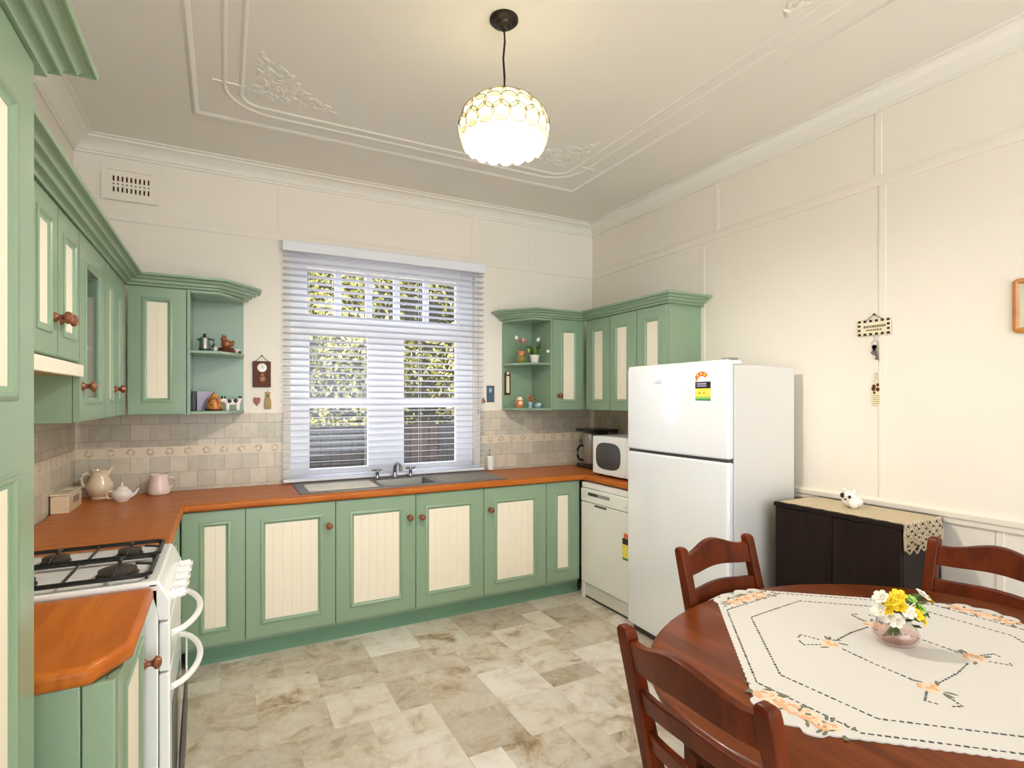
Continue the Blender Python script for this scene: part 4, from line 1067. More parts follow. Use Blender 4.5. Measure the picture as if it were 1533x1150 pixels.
obj('side_foot', boxb(2.424, 2.4445, 3.38, 3.410, .0, .112), 'cream_app', t, bevel=.002)
obj('floor_gap_shade', boxb(2.4385, 2.446, 2.83, 3.37, .002, .017), 'gap', t)  # dark strip standing in for the shade under the kick panel

t.location.x -= .035
# ------------------------------------------------------------------ fridge
FRX, FY0, FY1 = 2.295, 1.982, 2.782
t = thing('refrigerator', 'tall white two-door fridge freezer with energy label', 'fridge', (2.57, 2.38, 0))
obj('cabinet', boxb(FRX+.062, 2.845, FY0+.003, FY1-.003, .03, 1.665), 'whitem', t, bevel=.008)
def bowed(z0, z1, bow=.012):
    bm = B(); secs = []
    for k in range(13):
        s = -1+k/6; y = (FY0+FY1)/2+s*(FY1-FY0)/2
        x = FRX+bow*s*s
        secs.append([(x, y, z0), (x, y, z1), (FRX+.056, y, z1), (FRX+.056, y, z0)])
    loft(bm, secs); return bm
fd = obj('freezer_door', bowed(1.168, 1.678), 'fridge', t, bevel=.012, seg=4)
rd = obj('fridge_door', bowed(.05, 1.152), 'fridge', t, bevel=.012, seg=4)
obj('top_cap', boxb(FRX+.012, FRX+.13, FY0+.004, FY1-.004, 1.666, 1.692), 'white', t, bevel=.012, seg=3)
obj('hinge_cover', boxb(FRX+.03, FRX+.10, FY0+.005, FY0+.06, 1.6925, 1.702), 'grey', t, bevel=.004)
obj('door_gap_shade', boxb(FRX+.02, FRX+.0625, FY0+.012, FY1-.012, 1.150, 1.170), 'gap', t)  # dark filler painted for the shade between the two doors
obj('door_gasket', boxb(FRX+.0565, FRX+.0618, FY0+.010, FY1-.010, .06, 1.66), 'gap', t)
obj('plinth', boxb(FRX+.05, 2.83, FY0+.02, FY1-.02, 0, .0295), 'gap', t)
def fy(s): return (FY0+FY1)/2+s*(FY1-FY0)/2
def fx(y): s = (y-(FY0+FY1)/2)/((FY1-FY0)/2); return FRX+.012*s*s
# energy label: orange rating arc above a black band, yellow and green panel
lb = B(); yl, yr = 2.205, 2.092; x = fx(2.15)-.0014
box(lb, x, x+.003, yl, yr, 1.542, 1.578, 0); box(lb, x, x+.003, yl, yr, 1.497, 1.542, 1); box(lb, x, x+.003, yl, yr, 1.485, 1.497, 2); box(lb, x, x+.003, yl, yr, 1.476, 1.485, 3)
box(lb, x-.0006, x+.001, 2.185, 2.118, 1.552, 1.558, 5); box(lb, x-.0006, x+.001, 2.185, 2.118, 1.563, 1.571, 5)
for y in (2.165, 2.135): ellip(lb, (x, y, 1.518), (.001, .005, .006), 6, 8, 6)
el = obj('energy_label', lb, ['black', 'lyellow', 'lgreen', 'dgreen', 'orange', 'lilac', 'lred'], fd)
bm = B(); n = 12; inn, out = [], []
for k in range(n+1):
    a = PI*(1.0-.78*k/n)
    inn.append((2.152-.030*math.cos(a), 1.582+.028*math.sin(a))); out.append((2.152-.052*math.cos(a), 1.582+.052*math.sin(a)))
prism(bm, inn+out[::-1], 0, .003); xf(bm, Matrix(((0,0,1,x),(1,0,0,0),(0,1,0,0),(0,0,0,1)))); bmesh.ops.recalc_face_normals(bm, faces=bm.faces[:])
obj('rating_arc', bm, 'orange', el)
bm = B()
for k in range(4):
    a = PI*(.93-.2*k); ellip(bm, (x-.0005, 2.152-.041*math.cos(a), 1.582+.040*math.sin(a)), (.001, .006, .006), 0, 8, 6)
obj('rating_stars', bm, 'lyellow', el)
bm = B(); yb_ = 2.495
ring = [(fx(yb_)-.0006, yb_+.018*math.cos(2*PI*k/18)-.018, 1.586+.010*math.sin(2*PI*k/18)) for k in range(18)]
tube(bm, ring, .0016, 6, closed=True)
for k in range(5): tube(bm, [(fx(yb_)-.0006, yb_+.026-k*.012, 1.579), (fx(yb_)-.0006, yb_+.024-k*.012, 1.586)], .0014, 6)
obj('maker_badge', bm, 'silver', fd)

# ------------------------------------------------------------------ dark cupboard with runner and ornament
t = thing('sideboard', 'dark brown low cupboard against the right wall beside the fridge', 'cupboard', (2.72, 1.59, 0))
obj('carcass', boxb(2.572, 2.885, 1.29, 1.892, 0, .925), 'dark_wood', t, bevel=.002)
obj('top_panel', boxb(2.548, 2.888, 1.284, 1.898, .926, .948), 'dark_wood', t, bevel=.002)
for y0, y1 in ((1.292, 1.588), (1.592, 1.890)): obj('door', boxb(2.552, 2.571, y0, y1, .06, .923), 'dark_wood', t, bevel=.002)
t = thing('lace_runner', 'beige crochet lace runner on the dark cupboard, hanging over its near end', 'runner', (2.72, 1.6, .949))
bm = B()
nx_, ny_ = 14, 30
def lz(y): return .9490
pts = {}
for i in range(nx_+1):
    for k in range(ny_+1):
        x = 2.556+.30*i/nx_; y = 1.875-.585*k/ny_
        if i == 0: x += .006*math.sin(k*1.7)
        pts[(i, k)] = (bm.verts.new((x, y, .9490)), bm.verts.new((x, y, .9515)))
for i in range(nx_):
    for k in range(ny_):
        for w in (0, 1):
            q = [pts[(i, k)][w], pts[(i+1, k)][w], pts[(i+1, k+1)][w], pts[(i, k+1)][w]]
            bm.faces.new(q if w else q[::-1])
bmesh.ops.recalc_face_normals(bm, faces=bm.faces[:])
obj('top_section', bm, 'lace', t)
bm = B()     # open crochet mesh hanging over the end: ring motifs and edging
nr, nc = 5, 10
for i in range(nc):
    for k in range(nr):
        x = 2.566+.29*(i+.5)/nc; z = .950-.105*(k+.5)/nr-.012*math.sin(PI*i/2)*(k/nr)
        cen = Vector((x, 1.2775, z)); rr = .0128
        tube(bm, [cen+Vector((rr*math.cos(2*PI*q/10), .0015*math.sin(q*3), rr*.85*math.sin(2*PI*q/10))) for q in range(10)], .0036, 5, closed=True)
        if (i+k) % 2: ellip(bm, cen, (.007, .003, .006), 0, 6, 5)
for i in range(5):
    x0 = 2.566+.058*i
    tube(bm, [(x0, 1.2775, .846), (x0+.012, 1.2775, .832), (x0+.029, 1.2775, .822 - (.006 if i % 2 else 0)), (x0+.046, 1.2775, .832), (x0+.058, 1.2775, .846)], .0045, 6)
tube(bm, [(2.560, 1.2795, .951), (2.556, 1.2775, .90), (2.559, 1.2775, .85), (2.564, 1.2775, .838)], .005, 6); tube(bm, [(2.858, 1.2795, .951), (2.862, 1.2775, .90), (2.860, 1.2775, .85)], .005, 6)
tube(bm, [(2.556, 1.2845, .9515), (2.70, 1.2845, .9515), (2.858, 1.2845, .9515)], .004, 6)
obj('hanging_fringe', bm, 'lace', t)
t = thing('puppy_ornament', 'round white animal ornament with dark spots on the lace runner', 'ornament', (2.73, 1.598, .9517))
bm = B(); ellip(bm, (2.73, 1.598, .9517+.030), (.040, .048, .030)); ellip(bm, (2.715, 1.605, .9517+.056), (.030, .032, .030)); ellip(bm, (2.70, 1.575, .9517+.022), (.018, .020, .022))
ellip(bm, (2.715, 1.63, .9517+.080), (.008, .010, .012)); ellip(bm, (2.715, 1.583, .9517+.080), (.008, .010, .012)); obj('body', bm, 'china', t)
bm = B(); ellip(bm, (2.690, 1.622, .9517+.060), (.007, .012, .013)); ellip(bm, (2.690, 1.588, .9517+.056), (.006, .008, .008)); ellip(bm, (2.685, 1.606, .9517+.042), (.005, .006, .004)); obj('spots', bm, 'black', t)

# ------------------------------------------------------------------ right wall hangings
t = thing('hanging_sign', 'small hanging sign with black and white chequered border on the right wall', 'sign', (2.91, 1.595, 1.84))
obj('board', boxb(2.906, 2.916, 1.519, 1.672, 1.808, 1.886), 'paper', t, bevel=.002)
bm = B()
for k in range(11):
    y = 1.519+k*.0139
    if k % 2 == 0:
        box(bm, 2.9045, 2.9065, y, y+.0139, 1.808, 1.8195); box(bm, 2.9045, 2.9065, y, y+.0139, 1.8745, 1.886)
for k in range(1, 6):
    if k % 2 == 0:
        z = 1.808+k*.0112; box(bm, 2.9045, 2.9065, 1.519, 1.532, z, z+.0112); box(bm, 2.9045, 2.9065, 1.659, 1.672, z, z+.0112)
obj('border_checks', bm, 'black', t)
bm = B(); r2 = random.Random(2)
for row, z in ((0, 1.852), (1, 1.834)):
    y = 1.644 if row == 0 else 1.63
    while y > (1.545 if row == 0 else 1.56):
        w = r2.uniform(.005, .009); box(bm, 2.9052, 2.9065, y-w, y, z-.006 if row == 0 else z-.004, z+.006 if row == 0 else z+.004); y -= w+.0035
obj('lettering', bm, 'ink', t)
bm = B(); tube(bm, [(2.911, 1.632, 1.886), (2.913, 1.596, 1.912), (2.911, 1.556, 1.886)], .0016, 6); lathe(bm, [(0, 0), (.005, 0), (.005, -.010), (0, -.011)], (2.917, 1.596, 1.913), 10, 'x'); obj('hanging_wire', bm, 'darkgrey', t)
t = thing('hanging_keys', 'bunch of keys hanging below the chequered sign', 'keys', (2.905, 1.59, 1.70))
bm = B(); tube(bm, [(2.905, 1.594, 1.808), (2.904, 1.592, 1.79), (2.905, 1.590, 1.778)], .0018, 6); tube(bm, [(2.905, 1.59+.014*math.cos(2*PI*k/12), 1.765+.014*math.sin(2*PI*k/12)) for k in range(12)], .0018, 6, closed=True); obj('key_ring', bm, 'silver', t)
for a, l, m_ in ((-.18, .075, 'ink'), (.25, .045, 'silver'), (.02, .05, 'silver')):
    bm = B(); box(bm, -.0018, .0018, -.005, .005, -l, -.012); lathe(bm, [(0, -.002), (.011, -.002), (.011, .002), (0, .002)], (0, 0, -.008), 12, 'x'); box(bm, -.0018, .0018, .005, .010, -l+.004, -l+.012)
    xf(bm, Matrix.Translation((2.904, 1.59, 1.755)) @ Matrix.Rotation(a, 4, 'X')); obj('key', bm, m_, t)
t = thing('hanging_tag', 'small decorated tag hanging on the right wall below the keys', 'tag', (2.91, 1.588, 1.455))
obj('card', boxb(2.913, 2.9165, 1.567, 1.607, 1.452, 1.565), 'paper', t, bevel=.001)
bm = B()
for y, z, r in ((1.597, 1.548, .009), (1.579, 1.556, .007), (1.579, 1.533, .009), (1.599, 1.537, .010), (1.595, 1.517, .006)): ellip(bm, (2.912, y, z), (.0025, r, r*1.2), 0, 8, 6)
obj('flower_decoration', bm, 'dkbrown', t)
bm = B()
for k in range(5): box(bm, 2.9122, 2.9132, 1.571, 1.603, 1.46+k*.010, 1.464+k*.010)
obj('lettering', bm, 'herb', t)
bm = B(); tube(bm, [(2.914, 1.600, 1.565), (2.915, 1.588, 1.612), (2.914, 1.576, 1.565)], .0014, 6); lathe(bm, [(0, 0), (.004, 0), (.004, -.008), (0, -.009)], (2.917, 1.588, 1.613), 10, 'x'); obj('hanging_loop', bm, 'lace', t)
t = thing('picture_frame', 'golden oak framed picture at the right edge of the wall', 'picture', (2.905, .93, 1.76))
bm = B(); sweep(bm, rrect(.815, 1.045, 1.757, 1.982, .018, 4), [(0, 0), (0, .014), (.006, .018), (.014, .018), (.022, .012), (.026, .006), (.026, 0)], 0, 1, True); xf(bm, Matrix(((0,0,-1,2.919),(1,0,0,0),(0,1,0,0),(0,0,0,1)))); obj('frame', bm, 'oak', t)
obj('picture', boxb(2.908, 2.914, .836, 1.024, 1.778, 1.961), 'print', t)

# ------------------------------------------------------------------ pendant lamp
PX, PY = 1.0, 1.97
t = thing('pendant_lamp', 'capiz shell dome pendant lamp hanging from the ceiling on a dark cord', 'lamp', (PX, PY, ZC))
bm = B(); lathe(bm, [(0, 0), (.058, 0), (.058, -.010), (.050, -.018), (.034, -.021), (.030, -.030), (.014, -.034), (.010, -.046), (0, -.047)], (PX, PY, ZC), 28); obj('ceiling_rose', bm, 'bronze', t)
bm = B(); tube(bm, [(PX, PY, ZC-.04), (PX+.004, PY, ZC-.09), (PX-.003, PY, ZC-.16), (PX+.003, PY, ZC-.24), (PX, PY, 2.725)], .0045, 8); obj('cord', bm, 'bronze', t)
RAD, CZ = .178, 2.575
bm = B(); rows = [(74, 7), (54, 13), (33, 17), (13, 18), (-7, 18)]
def disc(bm, cen, nrm, r, n=14):
    nrm = nrm.normalized(); a = nrm.cross(Vector((0,0,1))); a = a.normalized() if a.length > .01 else Vector((1,0,0)); b2 = nrm.cross(a)
    c0 = bm.verts.new(cen+nrm*.002); ring = [bm.verts.new(cen+a*r*math.cos(2*PI*k/n)+b2*r*math.sin(2*PI*k/n)) for k in range(n)]
    for k in range(n): bm.faces.new((c0, ring[k], ring[(k+1) % n]))
    return [cen+nrm*.001+a*r*math.cos(2*PI*k/n)+b2*r*math.sin(2*PI*k/n) for k in range(n)]
wires = []
for ri, (el_, cnt) in enumerate(rows):
    e = math.radians(el_)
    for k in range(cnt):
        a = 2*PI*(k+.5*(ri % 2))/cnt
        d = Vector((math.cos(a)*math.cos(e), math.sin(a)*math.cos(e), math.sin(e)*.72))
        c_ = Vector((PX, PY, CZ))+d*RAD
        wires.append(disc(bm, c_, Vector((d.x, d.y, d.z*1.6)), .0375))
for k in range(18):           # loose hanging bottom row
    a = 2*PI*k/18
    c_ = Vector((PX+.166*math.cos(a), PY+.166*math.sin(a), 2.523))
    wires.append(disc(bm, c_, Vector((math.cos(a), math.sin(a), -.25)), .0285))
obj('shade', bm, 'capiz', t, angle=60)
bm = B()
for w in wires: tube(bm, w, .0016, 4, closed=True)
obj('shade_wires', bm, 'brass', t)
bm = B(); ellip(bm, (PX, PY, 2.61), (.028, .028, .036), 0, 16, 10); obj('bulb', bm, 'bulb', t)
bm = B(); lathe(bm, [(0, 2.728), (.012, 2.727), (.05, 2.722), (.05, 2.719), (.02, 2.716), (.02, 2.67), (.014, 2.645), (0, 2.645)], (PX, PY, 0), 14); obj('holder_and_light_cap', bm, 'bronze', t)  # holder, plus a wide unseen cap added to block light towards the ceiling

# ------------------------------------------------------------------ dining table
TX, TY, TA, TB, TZ = 1.725, .865, .785, .605, .74
def ell(a, b2, n=72): return [(TX+a*math.cos(2*PI*k/n), TY+b2*math.sin(2*PI*k/n)) for k in range(n)]
t = thing('dining_table', 'oval mahogany dining table under the embroidered white cloth', 'table', (TX, TY, 0))
bm = B()
rings = []
for a, z in ((-.012, .712), (-.003, .714), (0, .722), (0, .730), (-.006, .737), (-.016, .740)):
    rings.append([bm.verts.new((x, y, z)) for x, y in ell(TA+a, TB+a)])
for r0, r1 in zip(rings, rings[1:]):
    for k in range(72): bm.faces.new((r0[k], r0[(k+1) % 72], r1[(k+1) % 72], r1[k]))
bm.faces.new(rings[0][::-1]); bm.faces.new(rings[-1])
obj('tabletop', bm, 'table', t)
bm = B(); sweep(bm, ell(TA-.05, TB-.05), [(0, 0), (.0, .07), (.010, .078), (.010, .088), (.024, .088), (.024, 0)], .623, 1, True)
obj('apron', bm, 'chair', t)
for sx in (-1, 1):
    for sy in (-1, 1):
        cx_, cy_ = TX+sx*.53, TY+sy*.27
        bm = B(); loft(bm, [[(cx_-w, cy_-w, z), (cx_+w, cy_-w, z), (cx_+w, cy_+w, z), (cx_-w, cy_+w, z)] for z, w in ((0, .020), (.35, .026), (.711, .030))])
        obj('leg', bm, 'chair', t, bevel=.006)

# tablecloth
CXc, CYc, HS, CUT = 1.755, .875, .475, .615
t = thing('tablecloth', 'white embroidered tablecloth laid diagonally on the dining table', 'tablecloth', (CXc, CYc, TZ+.0005))
ROT = math.radians(49)
def outline(hs, cut, scal=0, n=720):
    pts = []
    for k in range(n):
        a = 2*PI*k/n
        p = a-ROT
        r1 = hs/max(abs(math.cos(p)), abs(math.sin(p)))
        q = a-(ROT-math.radians(45))
        r2 = cut/max(abs(math.cos(q)), abs(math.sin(q))/.945)
        r = min(r1, r2)
        if scal:
            if r2 < r1+.035: r += .024*abs(math.sin(a*23))-.008
            else: r += .004*abs(math.sin(a*70))
        pts.append((CXc+r*math.cos(a), CYc+r*math.sin(a)))
    return pts
bm = B(); ol = outline(HS, CUT, 1)
tops, bots = [], []
fr = [0, .2, .4, .6, .8, .92, 1]
def cz(x, y): return TZ+.0028+.0006*math.sin(9*x+4*y)+.0006*math.sin(7*y-3*x)
rings = []
for f in fr[1:]:
    rings.append([bm.verts.new((CXc+(x-CXc)*f, CYc+(y-CYc)*f, cz(CXc+(x-CXc)*f, CYc+(y-CYc)*f))) for x, y in ol])
c0 = bm.verts.new((CXc, CYc, cz(CXc, CYc))); n = len(ol)
for k in range(n): bm.faces.new((c0, rings[0][k], rings[0][(k+1) % n]))
for r0, r1 in zip(rings, rings[1:]):
    for k in range(n): bm.faces.new((r0[k], r1[k], r1[(k+1) % n], r0[(k+1) % n]))
low = [bm.verts.new((x, y, TZ+.0004)) for x, y in ol]
for k in range(n): bm.faces.new((rings[-1][k], low[k], low[(k+1) % n], rings[-1][(k+1) % n]))
bm.faces.new(low[::-1])
obj('cloth', bm, 'cloth', t)
def dashes(bm, pts, pitch=.0165, ln=.0115, w=.0056, closed=True, jit=random.Random(4)):
    P = [Vector(p) for p in pts]; 
    if closed: P.append(P[0])
    acc = 0; nxt = 0
    for a, b2 in zip(P, P[1:]):
        L = (b2-a).length
        if L < 1e-6: continue
        d = (b2-a)/L
        while nxt <= acc+L:
            p = a+d*(nxt-acc); s = Vector((-d.y, d.x)); ll = ln*jit.uniform(.7, 1.1); ww = w*jit.uniform(.6, 1.1)
            q = [p-d*ll/2-s*ww/2, p+d*ll/2-s*ww/2, p+d*ll/2+s*ww/2, p-d*ll/2+s*ww/2]
            z = cz(p.x, p.y)
            lo = [bm.verts.new((v.x, v.y, z-.0004)) for v in q]; hi = [bm.verts.new((v.x, v.y, z+.0008)) for v in q]
            bm.faces.new(hi)
            for k in range(4): bm.faces.new((lo[k], lo[(k+1) % 4], hi[(k+1) % 4], hi[k]))
            nxt += pitch
        acc += L
def octagon(hs, cut):
    return outline(hs, cut, 0, 360)
for hs_, cut_ in ((.455, .515), (.385, .425)):
    bm = B(); dashes(bm, octagon(hs_, cut_)); obj('stitched_border', bm, 'stitch', t)
RO = [(-.130, .145), (-.148, -.135), (.148, -.108), (.132, .160)]
for (x0, y0), (x1, y1) in zip(RO, RO[1:]+RO[:1]):
    bm = B(); dashes(bm, [(CXc+x0+(x1-x0)*.17, CYc+y0+(y1-y0)*.17), (CXc+x0+(x1-x0)*.5+.02*(y1-y0), CYc+y0+(y1-y0)*.5-.02*(x1-x0)), (CXc+x0+(x1-x0)*.83, CYc+y0+(y1-y0)*.83)], closed=False); obj('stitching', bm, 'stitch', t)
for x0, y0 in RO:
    ox, oy = x0/.2, y0/.2
    for s in (-1, 1):
        bm = B(); dashes(bm, [(CXc+x0+.028*ox-s*.02*oy, CYc+y0+.028*oy+s*.02*ox), (CXc+x0+.075*ox-s*.038*oy, CYc+y0+.075*oy+s*.038*ox), (CXc+x0+.085*ox-s*.012*oy, CYc+y0+.085*oy+s*.012*ox)], closed=False, pitch=.012, ln=.008); obj('stitching', bm, 'stitch', t)

def rose(bm, x, y, r, rng):
    for k in range(15):
        a = rng.uniform(0, 2*PI); d = r*math.sqrt(rng.random())*.8
        px, py = x+d*math.cos(a), y+d*math.sin(a)
        ellip(bm, (px, py, cz(px, py)+.0004), (r*.42, r*.2, .0012), 0 if k % 2 else 1, 8, 4, Matrix.Rotation(a+PI/2+rng.uniform(-.4, .4), 4, 'Z'))
def leaves(bm, x, y, r, rng, k_=5):
    for k in range(k_):
        a = rng.uniform(0, 2*PI); px, py = x+r*1.15*math.cos(a), y+r*1.15*math.sin(a)
        ellip(bm, (px, py, cz(px, py)+.0003), (r*.45, r*.14, .001), 2, 8, 4, Matrix.Rotation(a+rng.uniform(-.7, .7), 4, 'Z'))
rng = random.Random(9)
for x0, y0 in RO:
    bm = B(); rose(bm, CXc+x0, CYc+y0, .034, rng); leaves(bm, CXc+x0, CYc+y0, .034, rng, 5)
    obj('rose_embroidery', bm, ['peach', 'peachl', 'leafth'], t)
for q in range(4):
    a = ROT-math.radians(45)+q*PI/2
    dd_ = .552 if q % 2 == 0 else .520
    bm = B()
    for s in (-.080, -.045, -.008, .032, .072):
        x = CXc+dd_*math.cos(a)-s*math.sin(a); y = CYc+dd_*math.sin(a)+s*math.cos(a)
        rose(bm, x, y, .030, rng); leaves(bm, x, y, .030, rng, 5)
    for s in (-.115, .105):
        leaves(bm, CXc+(dd_-.012)*math.cos(a)-s*math.sin(a), CYc+(dd_-.012)*math.sin(a)+s*math.cos(a), .024, rng, 6)
    obj('corner_embroidery', bm, ['peach', 'peachl', 'leafth'], t)

# vase and flowers
VX, VY, VZ = 1.80, .925, TZ+.0042
bm = B()
lathe(bm, [(0, .0), (.036, .0), (.050, .006), (.061, .024), (.062, .038), (.054, .056), (.040, .072), (.033, .084), (.033, .100), (.037, .110), (.0345, .110), (.0305, .100), (.0305, .084), (.037, .071), (.051, .054), (.0585, .038), (.057, .026), (.046, .012), (0, .010)], (VX, VY, VZ), 36)
vs_t = thing('glass_vase', 'pink-tinted round glass vase on the embroidered tablecloth', 'vase', (VX, VY, VZ))
obj('body', bm, 'pinkglass', vs_t)
bm = B(); lathe(bm, [(0, .011), (.045, .013), (.056, .027), (.057, .034), (0, .034)], (VX, VY, VZ), 32); obj('tinted_base', bm, 'pinkbase', vs_t)
def blossom(bm, c, r, nrm, rng):
    q = Vector((0,0,1)).rotation_difference(nrm.normalized()).to_matrix().to_4x4(); base = Matrix.Translation(c) @ q
    for ring_, (rr, tilt, cnt) in enumerate(((1.0, .35, 6), (.75, .75, 5), (.45, 1.1, 4))):
        for k in range(cnt):
            m = base @ Matrix.Rotation(2*PI*k/cnt+ring_*.5, 4, 'Z') @ Matrix.Rotation(-tilt, 4, 'Y')
            L = r*rr
            P = [(0, -.12*L, 0), (0, .12*L, 0), (.55*L, .42*L, .06*L), (.95*L, .25*L, -.02*L), (1.0*L, 0, -.05*L), (.95*L, -.25*L, -.02*L), (.55*L, -.42*L, .06*L)]
            cen = bm.verts.new(m @ Vector((.5*L, 0, .14*L))); vs_ = [bm.verts.new(m @ Vector(p)) for p in P]
            for i in range(len(vs_)): bm.faces.new((cen, vs_[i], vs_[(i+1) % len(vs_)]))
rng = random.Random(17)
FL = [(300, 190, 'yellow'), (205, 245, 'yellow'), (125, 225, 'petalw'), (95, 365, 'petalw'), (170, 340, 'yellow'), (290, 300, 'yellow'), (385, 365, 'petalw'), (190, 430, 'petalw'), (490, 390, 'yellow'), (590, 475, 'yellow'), (445, 225, 'lgreen'), (610, 195, 'petalw'), (705, 265, 'yellow'), (560, 330, 'lgreen'), (665, 430, 'lgreen'), (270, 480, 'petalw')]
for gx, gz, mm in FL:      # spread of the bunch, in quarter millimetres across and up
    nm = {'petalw': 'white', 'yellow': 'yellow', 'lgreen': 'pale green'}[mm]
    f = thing('flower', '%s rose-shaped blossom in the pink glass vase' % nm, 'flower', (VX, VY, VZ+.02), '%s flowers in the glass vase' % nm)
    r_, h_ = (gx-400)*.00024, .874-(gz-310)*.00024
    dp = .055*math.sqrt(max(0.05, 1-(r_/.095)**2-((h_-.865)/.075)**2))
    c = Vector((VX+.885*r_-.4658*dp, VY-.4658*r_-.885*dp, h_)); nrm = Vector((c.x-VX, c.y-VY, c.z-.82))
    bm = B(); blossom(bm, c, .024 if mm != 'lgreen' else .016, nrm, rng); obj('blossom', bm, mm, f, angle=180)
    dx, dy = c.x-VX, c.y-VY
    bm = B(); stalk(bm, [(VX-dx*.4, VY-dy*.4, VZ+.016), (VX+dx*.12, VY+dy*.12, VZ+.08), (VX+dx*.25, VY+dy*.25, VZ+.104), tuple(c)], .0024); obj('stem', bm, 'stem', f)
    bm = B()
    for k in range(4):
        a = rng.uniform(0, 2*PI); p = Vector((VX+dx*.62, VY+dy*.62, h_-.022+.008*k)); d = Vector((math.cos(a), math.sin(a), rng.uniform(-.2, .5)))*.032; s_ = Vector((-math.sin(a), math.cos(a), .2))*.010
        bm.faces.new([bm.verts.new(q) for q in (p, p+d*.5+s_, p+d, p+d*.5-s_)])
    obj('leaf', bm, 'leaf', f)

# ------------------------------------------------------------------ chairs
def make_chair(label):
    """local: seat faces +y, back posts at y = 0 at seat height, origin on floor"""
    t = thing('dining_chair', label, 'chair', (0, 0, 0), 'mahogany dining chairs')
    W = .198
    def py(z): return -.115*max(0, z-.44)/.48 - .03*max(0, .44-z)/.44*.6
    for s in (-1, 1):
        secs = []
        for z, hw, hd in ((0, .014, .017), (.25, .017, .021), (.44, .019, .024), (.70, .019, .021), (.90, .0195, .019), (.916, .0185, .018), (.926, .013, .012)):
            x, y = s*W, py(z); secs.append([(x-hw, y-hd, z), (x+hw, y-hd, z), (x+hw, y+hd, z), (x-hw, y+hd, z)])
        bm = B(); loft(bm, secs); obj('back_post', bm, 'chair', t, bevel=.005, seg=3)
        bm = B(); loft(bm, [[(s*.195-w, .385-w, z), (s*.195+w, .385-w, z), (s*.195+w, .385+w, z), (s*.195-w, .385+w, z)] for z, w in ((0, .014), (.42, .019))]); obj('leg', bm, 'chair', t, bevel=.004)
    def rail(name, z0, z1, arch0, arch1, bow, th=.010):
        secs = []
        for k in range(21):
            u = -1+k/10; x = u*(W-.012)
            h = .5+.5*math.cos(PI*min(1, abs(u)*1.15))
            za, zb = z0+arch0*h, z1+arch1*h
            yo = -bow*(1-u*u)
            secs.append([(x, py(za)+yo-th, za), (x, py(zb)+yo-th, zb), (x, py(zb)+yo+th, zb), (x, py(za)+yo+th, za)])
        bm = B(); loft(bm, secs); obj(name, bm, 'chair', t, bevel=.004, seg=3)
    rail('crest_rail', .822, .896, .010, .034, .022, .0125)
    rail('back_slat', .715, .768, .008, .008, .020)
    rail('back_slat', .605, .655, .004, .004, .018)
    bm = B()
    for x0, x1, y0, y1 in ((-.18, .18, .372, .394), (-.205, -.185, .02, .37), (.185, .205, .02, .37), (-.18, .18, -.012, .008)): box(bm, x0, x1, y0, y1, .385, .425)
    obj('seat_frame', bm, 'chair', t, bevel=.003)
    bm = B(); prism(bm, [(-.205, .022), (.205, .022), (.218, .405), (-.218, .405)], .426, .462); obj('seat', bm, 'seatpad', t, bevel=.014, seg=3)
    for a, b2, z in (((-.195, -.008), (-.195, .385), .18), ((.195, -.008), (.195, .385), .18)):
        bm = B(); tube(bm, [(a[0], a[1], z), (b2[0], b2[1], z)], .010, 8); obj('stretcher', bm, 'chair', t)
    return t
c1 = make_chair('mahogany ladder-back chair nearest the camera, its back towards us')
c2 = copy_tree(c1); c2['label'] = 'mahogany ladder-back chair standing in front of the fridge'
c3 = copy_tree(c1); c3['label'] = 'mahogany ladder-back chair at the right edge by the dark cupboard'
c1.location = (.995, .868, 0); c1.rotation_euler = (0, 0, math.radians(-90))
c2.location = (1.728, 1.425, 0); c2.rotation_euler = (0, 0, math.radians(184))
c3.location = (2.438, .966, 0); c3.rotation_euler = (0, 0, math.radians(90))

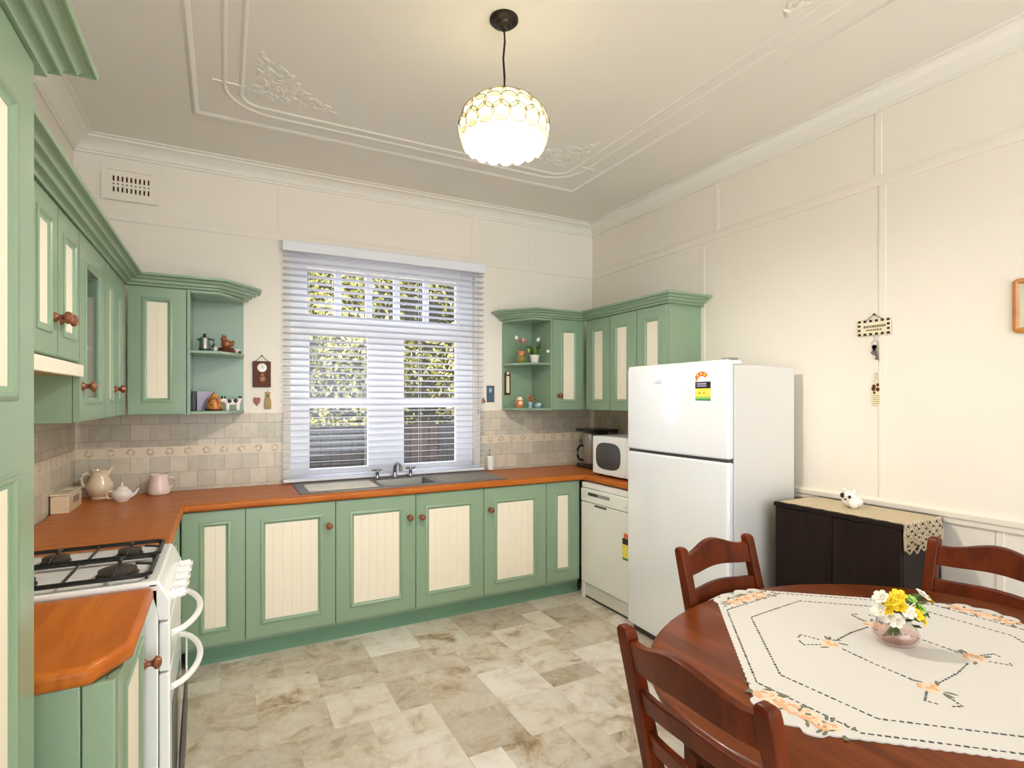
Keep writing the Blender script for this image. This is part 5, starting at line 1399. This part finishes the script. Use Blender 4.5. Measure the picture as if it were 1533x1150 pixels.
# ------------------------------------------------------------------ light and camera
W = bpy.data.worlds.new('daylight'); SC.world = W; W.use_nodes = True
bg = W.node_tree.nodes['Background']; wt = W.node_tree; wc = N(wt, 'ShaderNodeTexCoord'); wsx = N(wt, 'ShaderNodeSeparateXYZ'); wr = N(wt, 'ShaderNodeMapRange')
wt.links.new(wc.outputs['Generated'], wsx.inputs[0]); wt.links.new(wsx.outputs['Y'], wr.inputs[0])
wr.inputs['From Min'].default_value = -.4; wr.inputs['From Max'].default_value = .4
wm = N(wt, 'ShaderNodeMix', data_type='RGBA'); wm.inputs[6].default_value = (.85, .945, 1.09, 1); wm.inputs[7].default_value = (1.35, 1.42, 1.6, 1)
wt.links.new(wr.outputs[0], wm.inputs[0]); wt.links.new(wm.outputs[2], bg.inputs['Color'])
bg.inputs['Strength'].default_value = 3.8
def light(name, kind, loc, energy, color=(1, 1, 1), **kw):
    l = bpy.data.lights.new(name, kind); l.energy = energy; l.color = color
    for k, v in kw.items(): setattr(l, k, v)
    o = bpy.data.objects.new(name, l); COL.objects.link(o); o.location = loc
    return o
s = light('sun', 'SUN', (0, 0, 8), 12.0, (1, .95, .86), angle=.02)
s.rotation_euler = Vector((.55, .15, -.8)).to_track_quat('-Z', 'Y').to_euler()
light('pendant_bulb_light', 'POINT', (PX, PY, 2.55), 62, (1, .985, .97), shadow_soft_size=.05)

cam = bpy.data.cameras.new('camera'); co = bpy.data.objects.new('camera', cam); COL.objects.link(co)
co.location = (0, 0, 1.485); co.rotation_euler = (PI/2, 0, -.48447)
cam.sensor_width = 36; cam.lens = 818.6/1533*36; cam.shift_y = 22.3/1533; cam.clip_start = .02
SC.camera = co
SC.view_settings.view_transform = 'Standard'; SC.view_settings.look = 'None'
SC.view_settings.exposure = .3; SC.view_settings.gamma = 1; SC.view_settings.use_curve_mapping = False
SC.cycles.max_bounces = 10; SC.cycles.diffuse_bounces = 5; SC.cycles.transparent_max_bounces = 12
SC.cycles.use_denoising = True; SC.cycles.caustics_reflective = False; SC.cycles.caustics_refractive = False
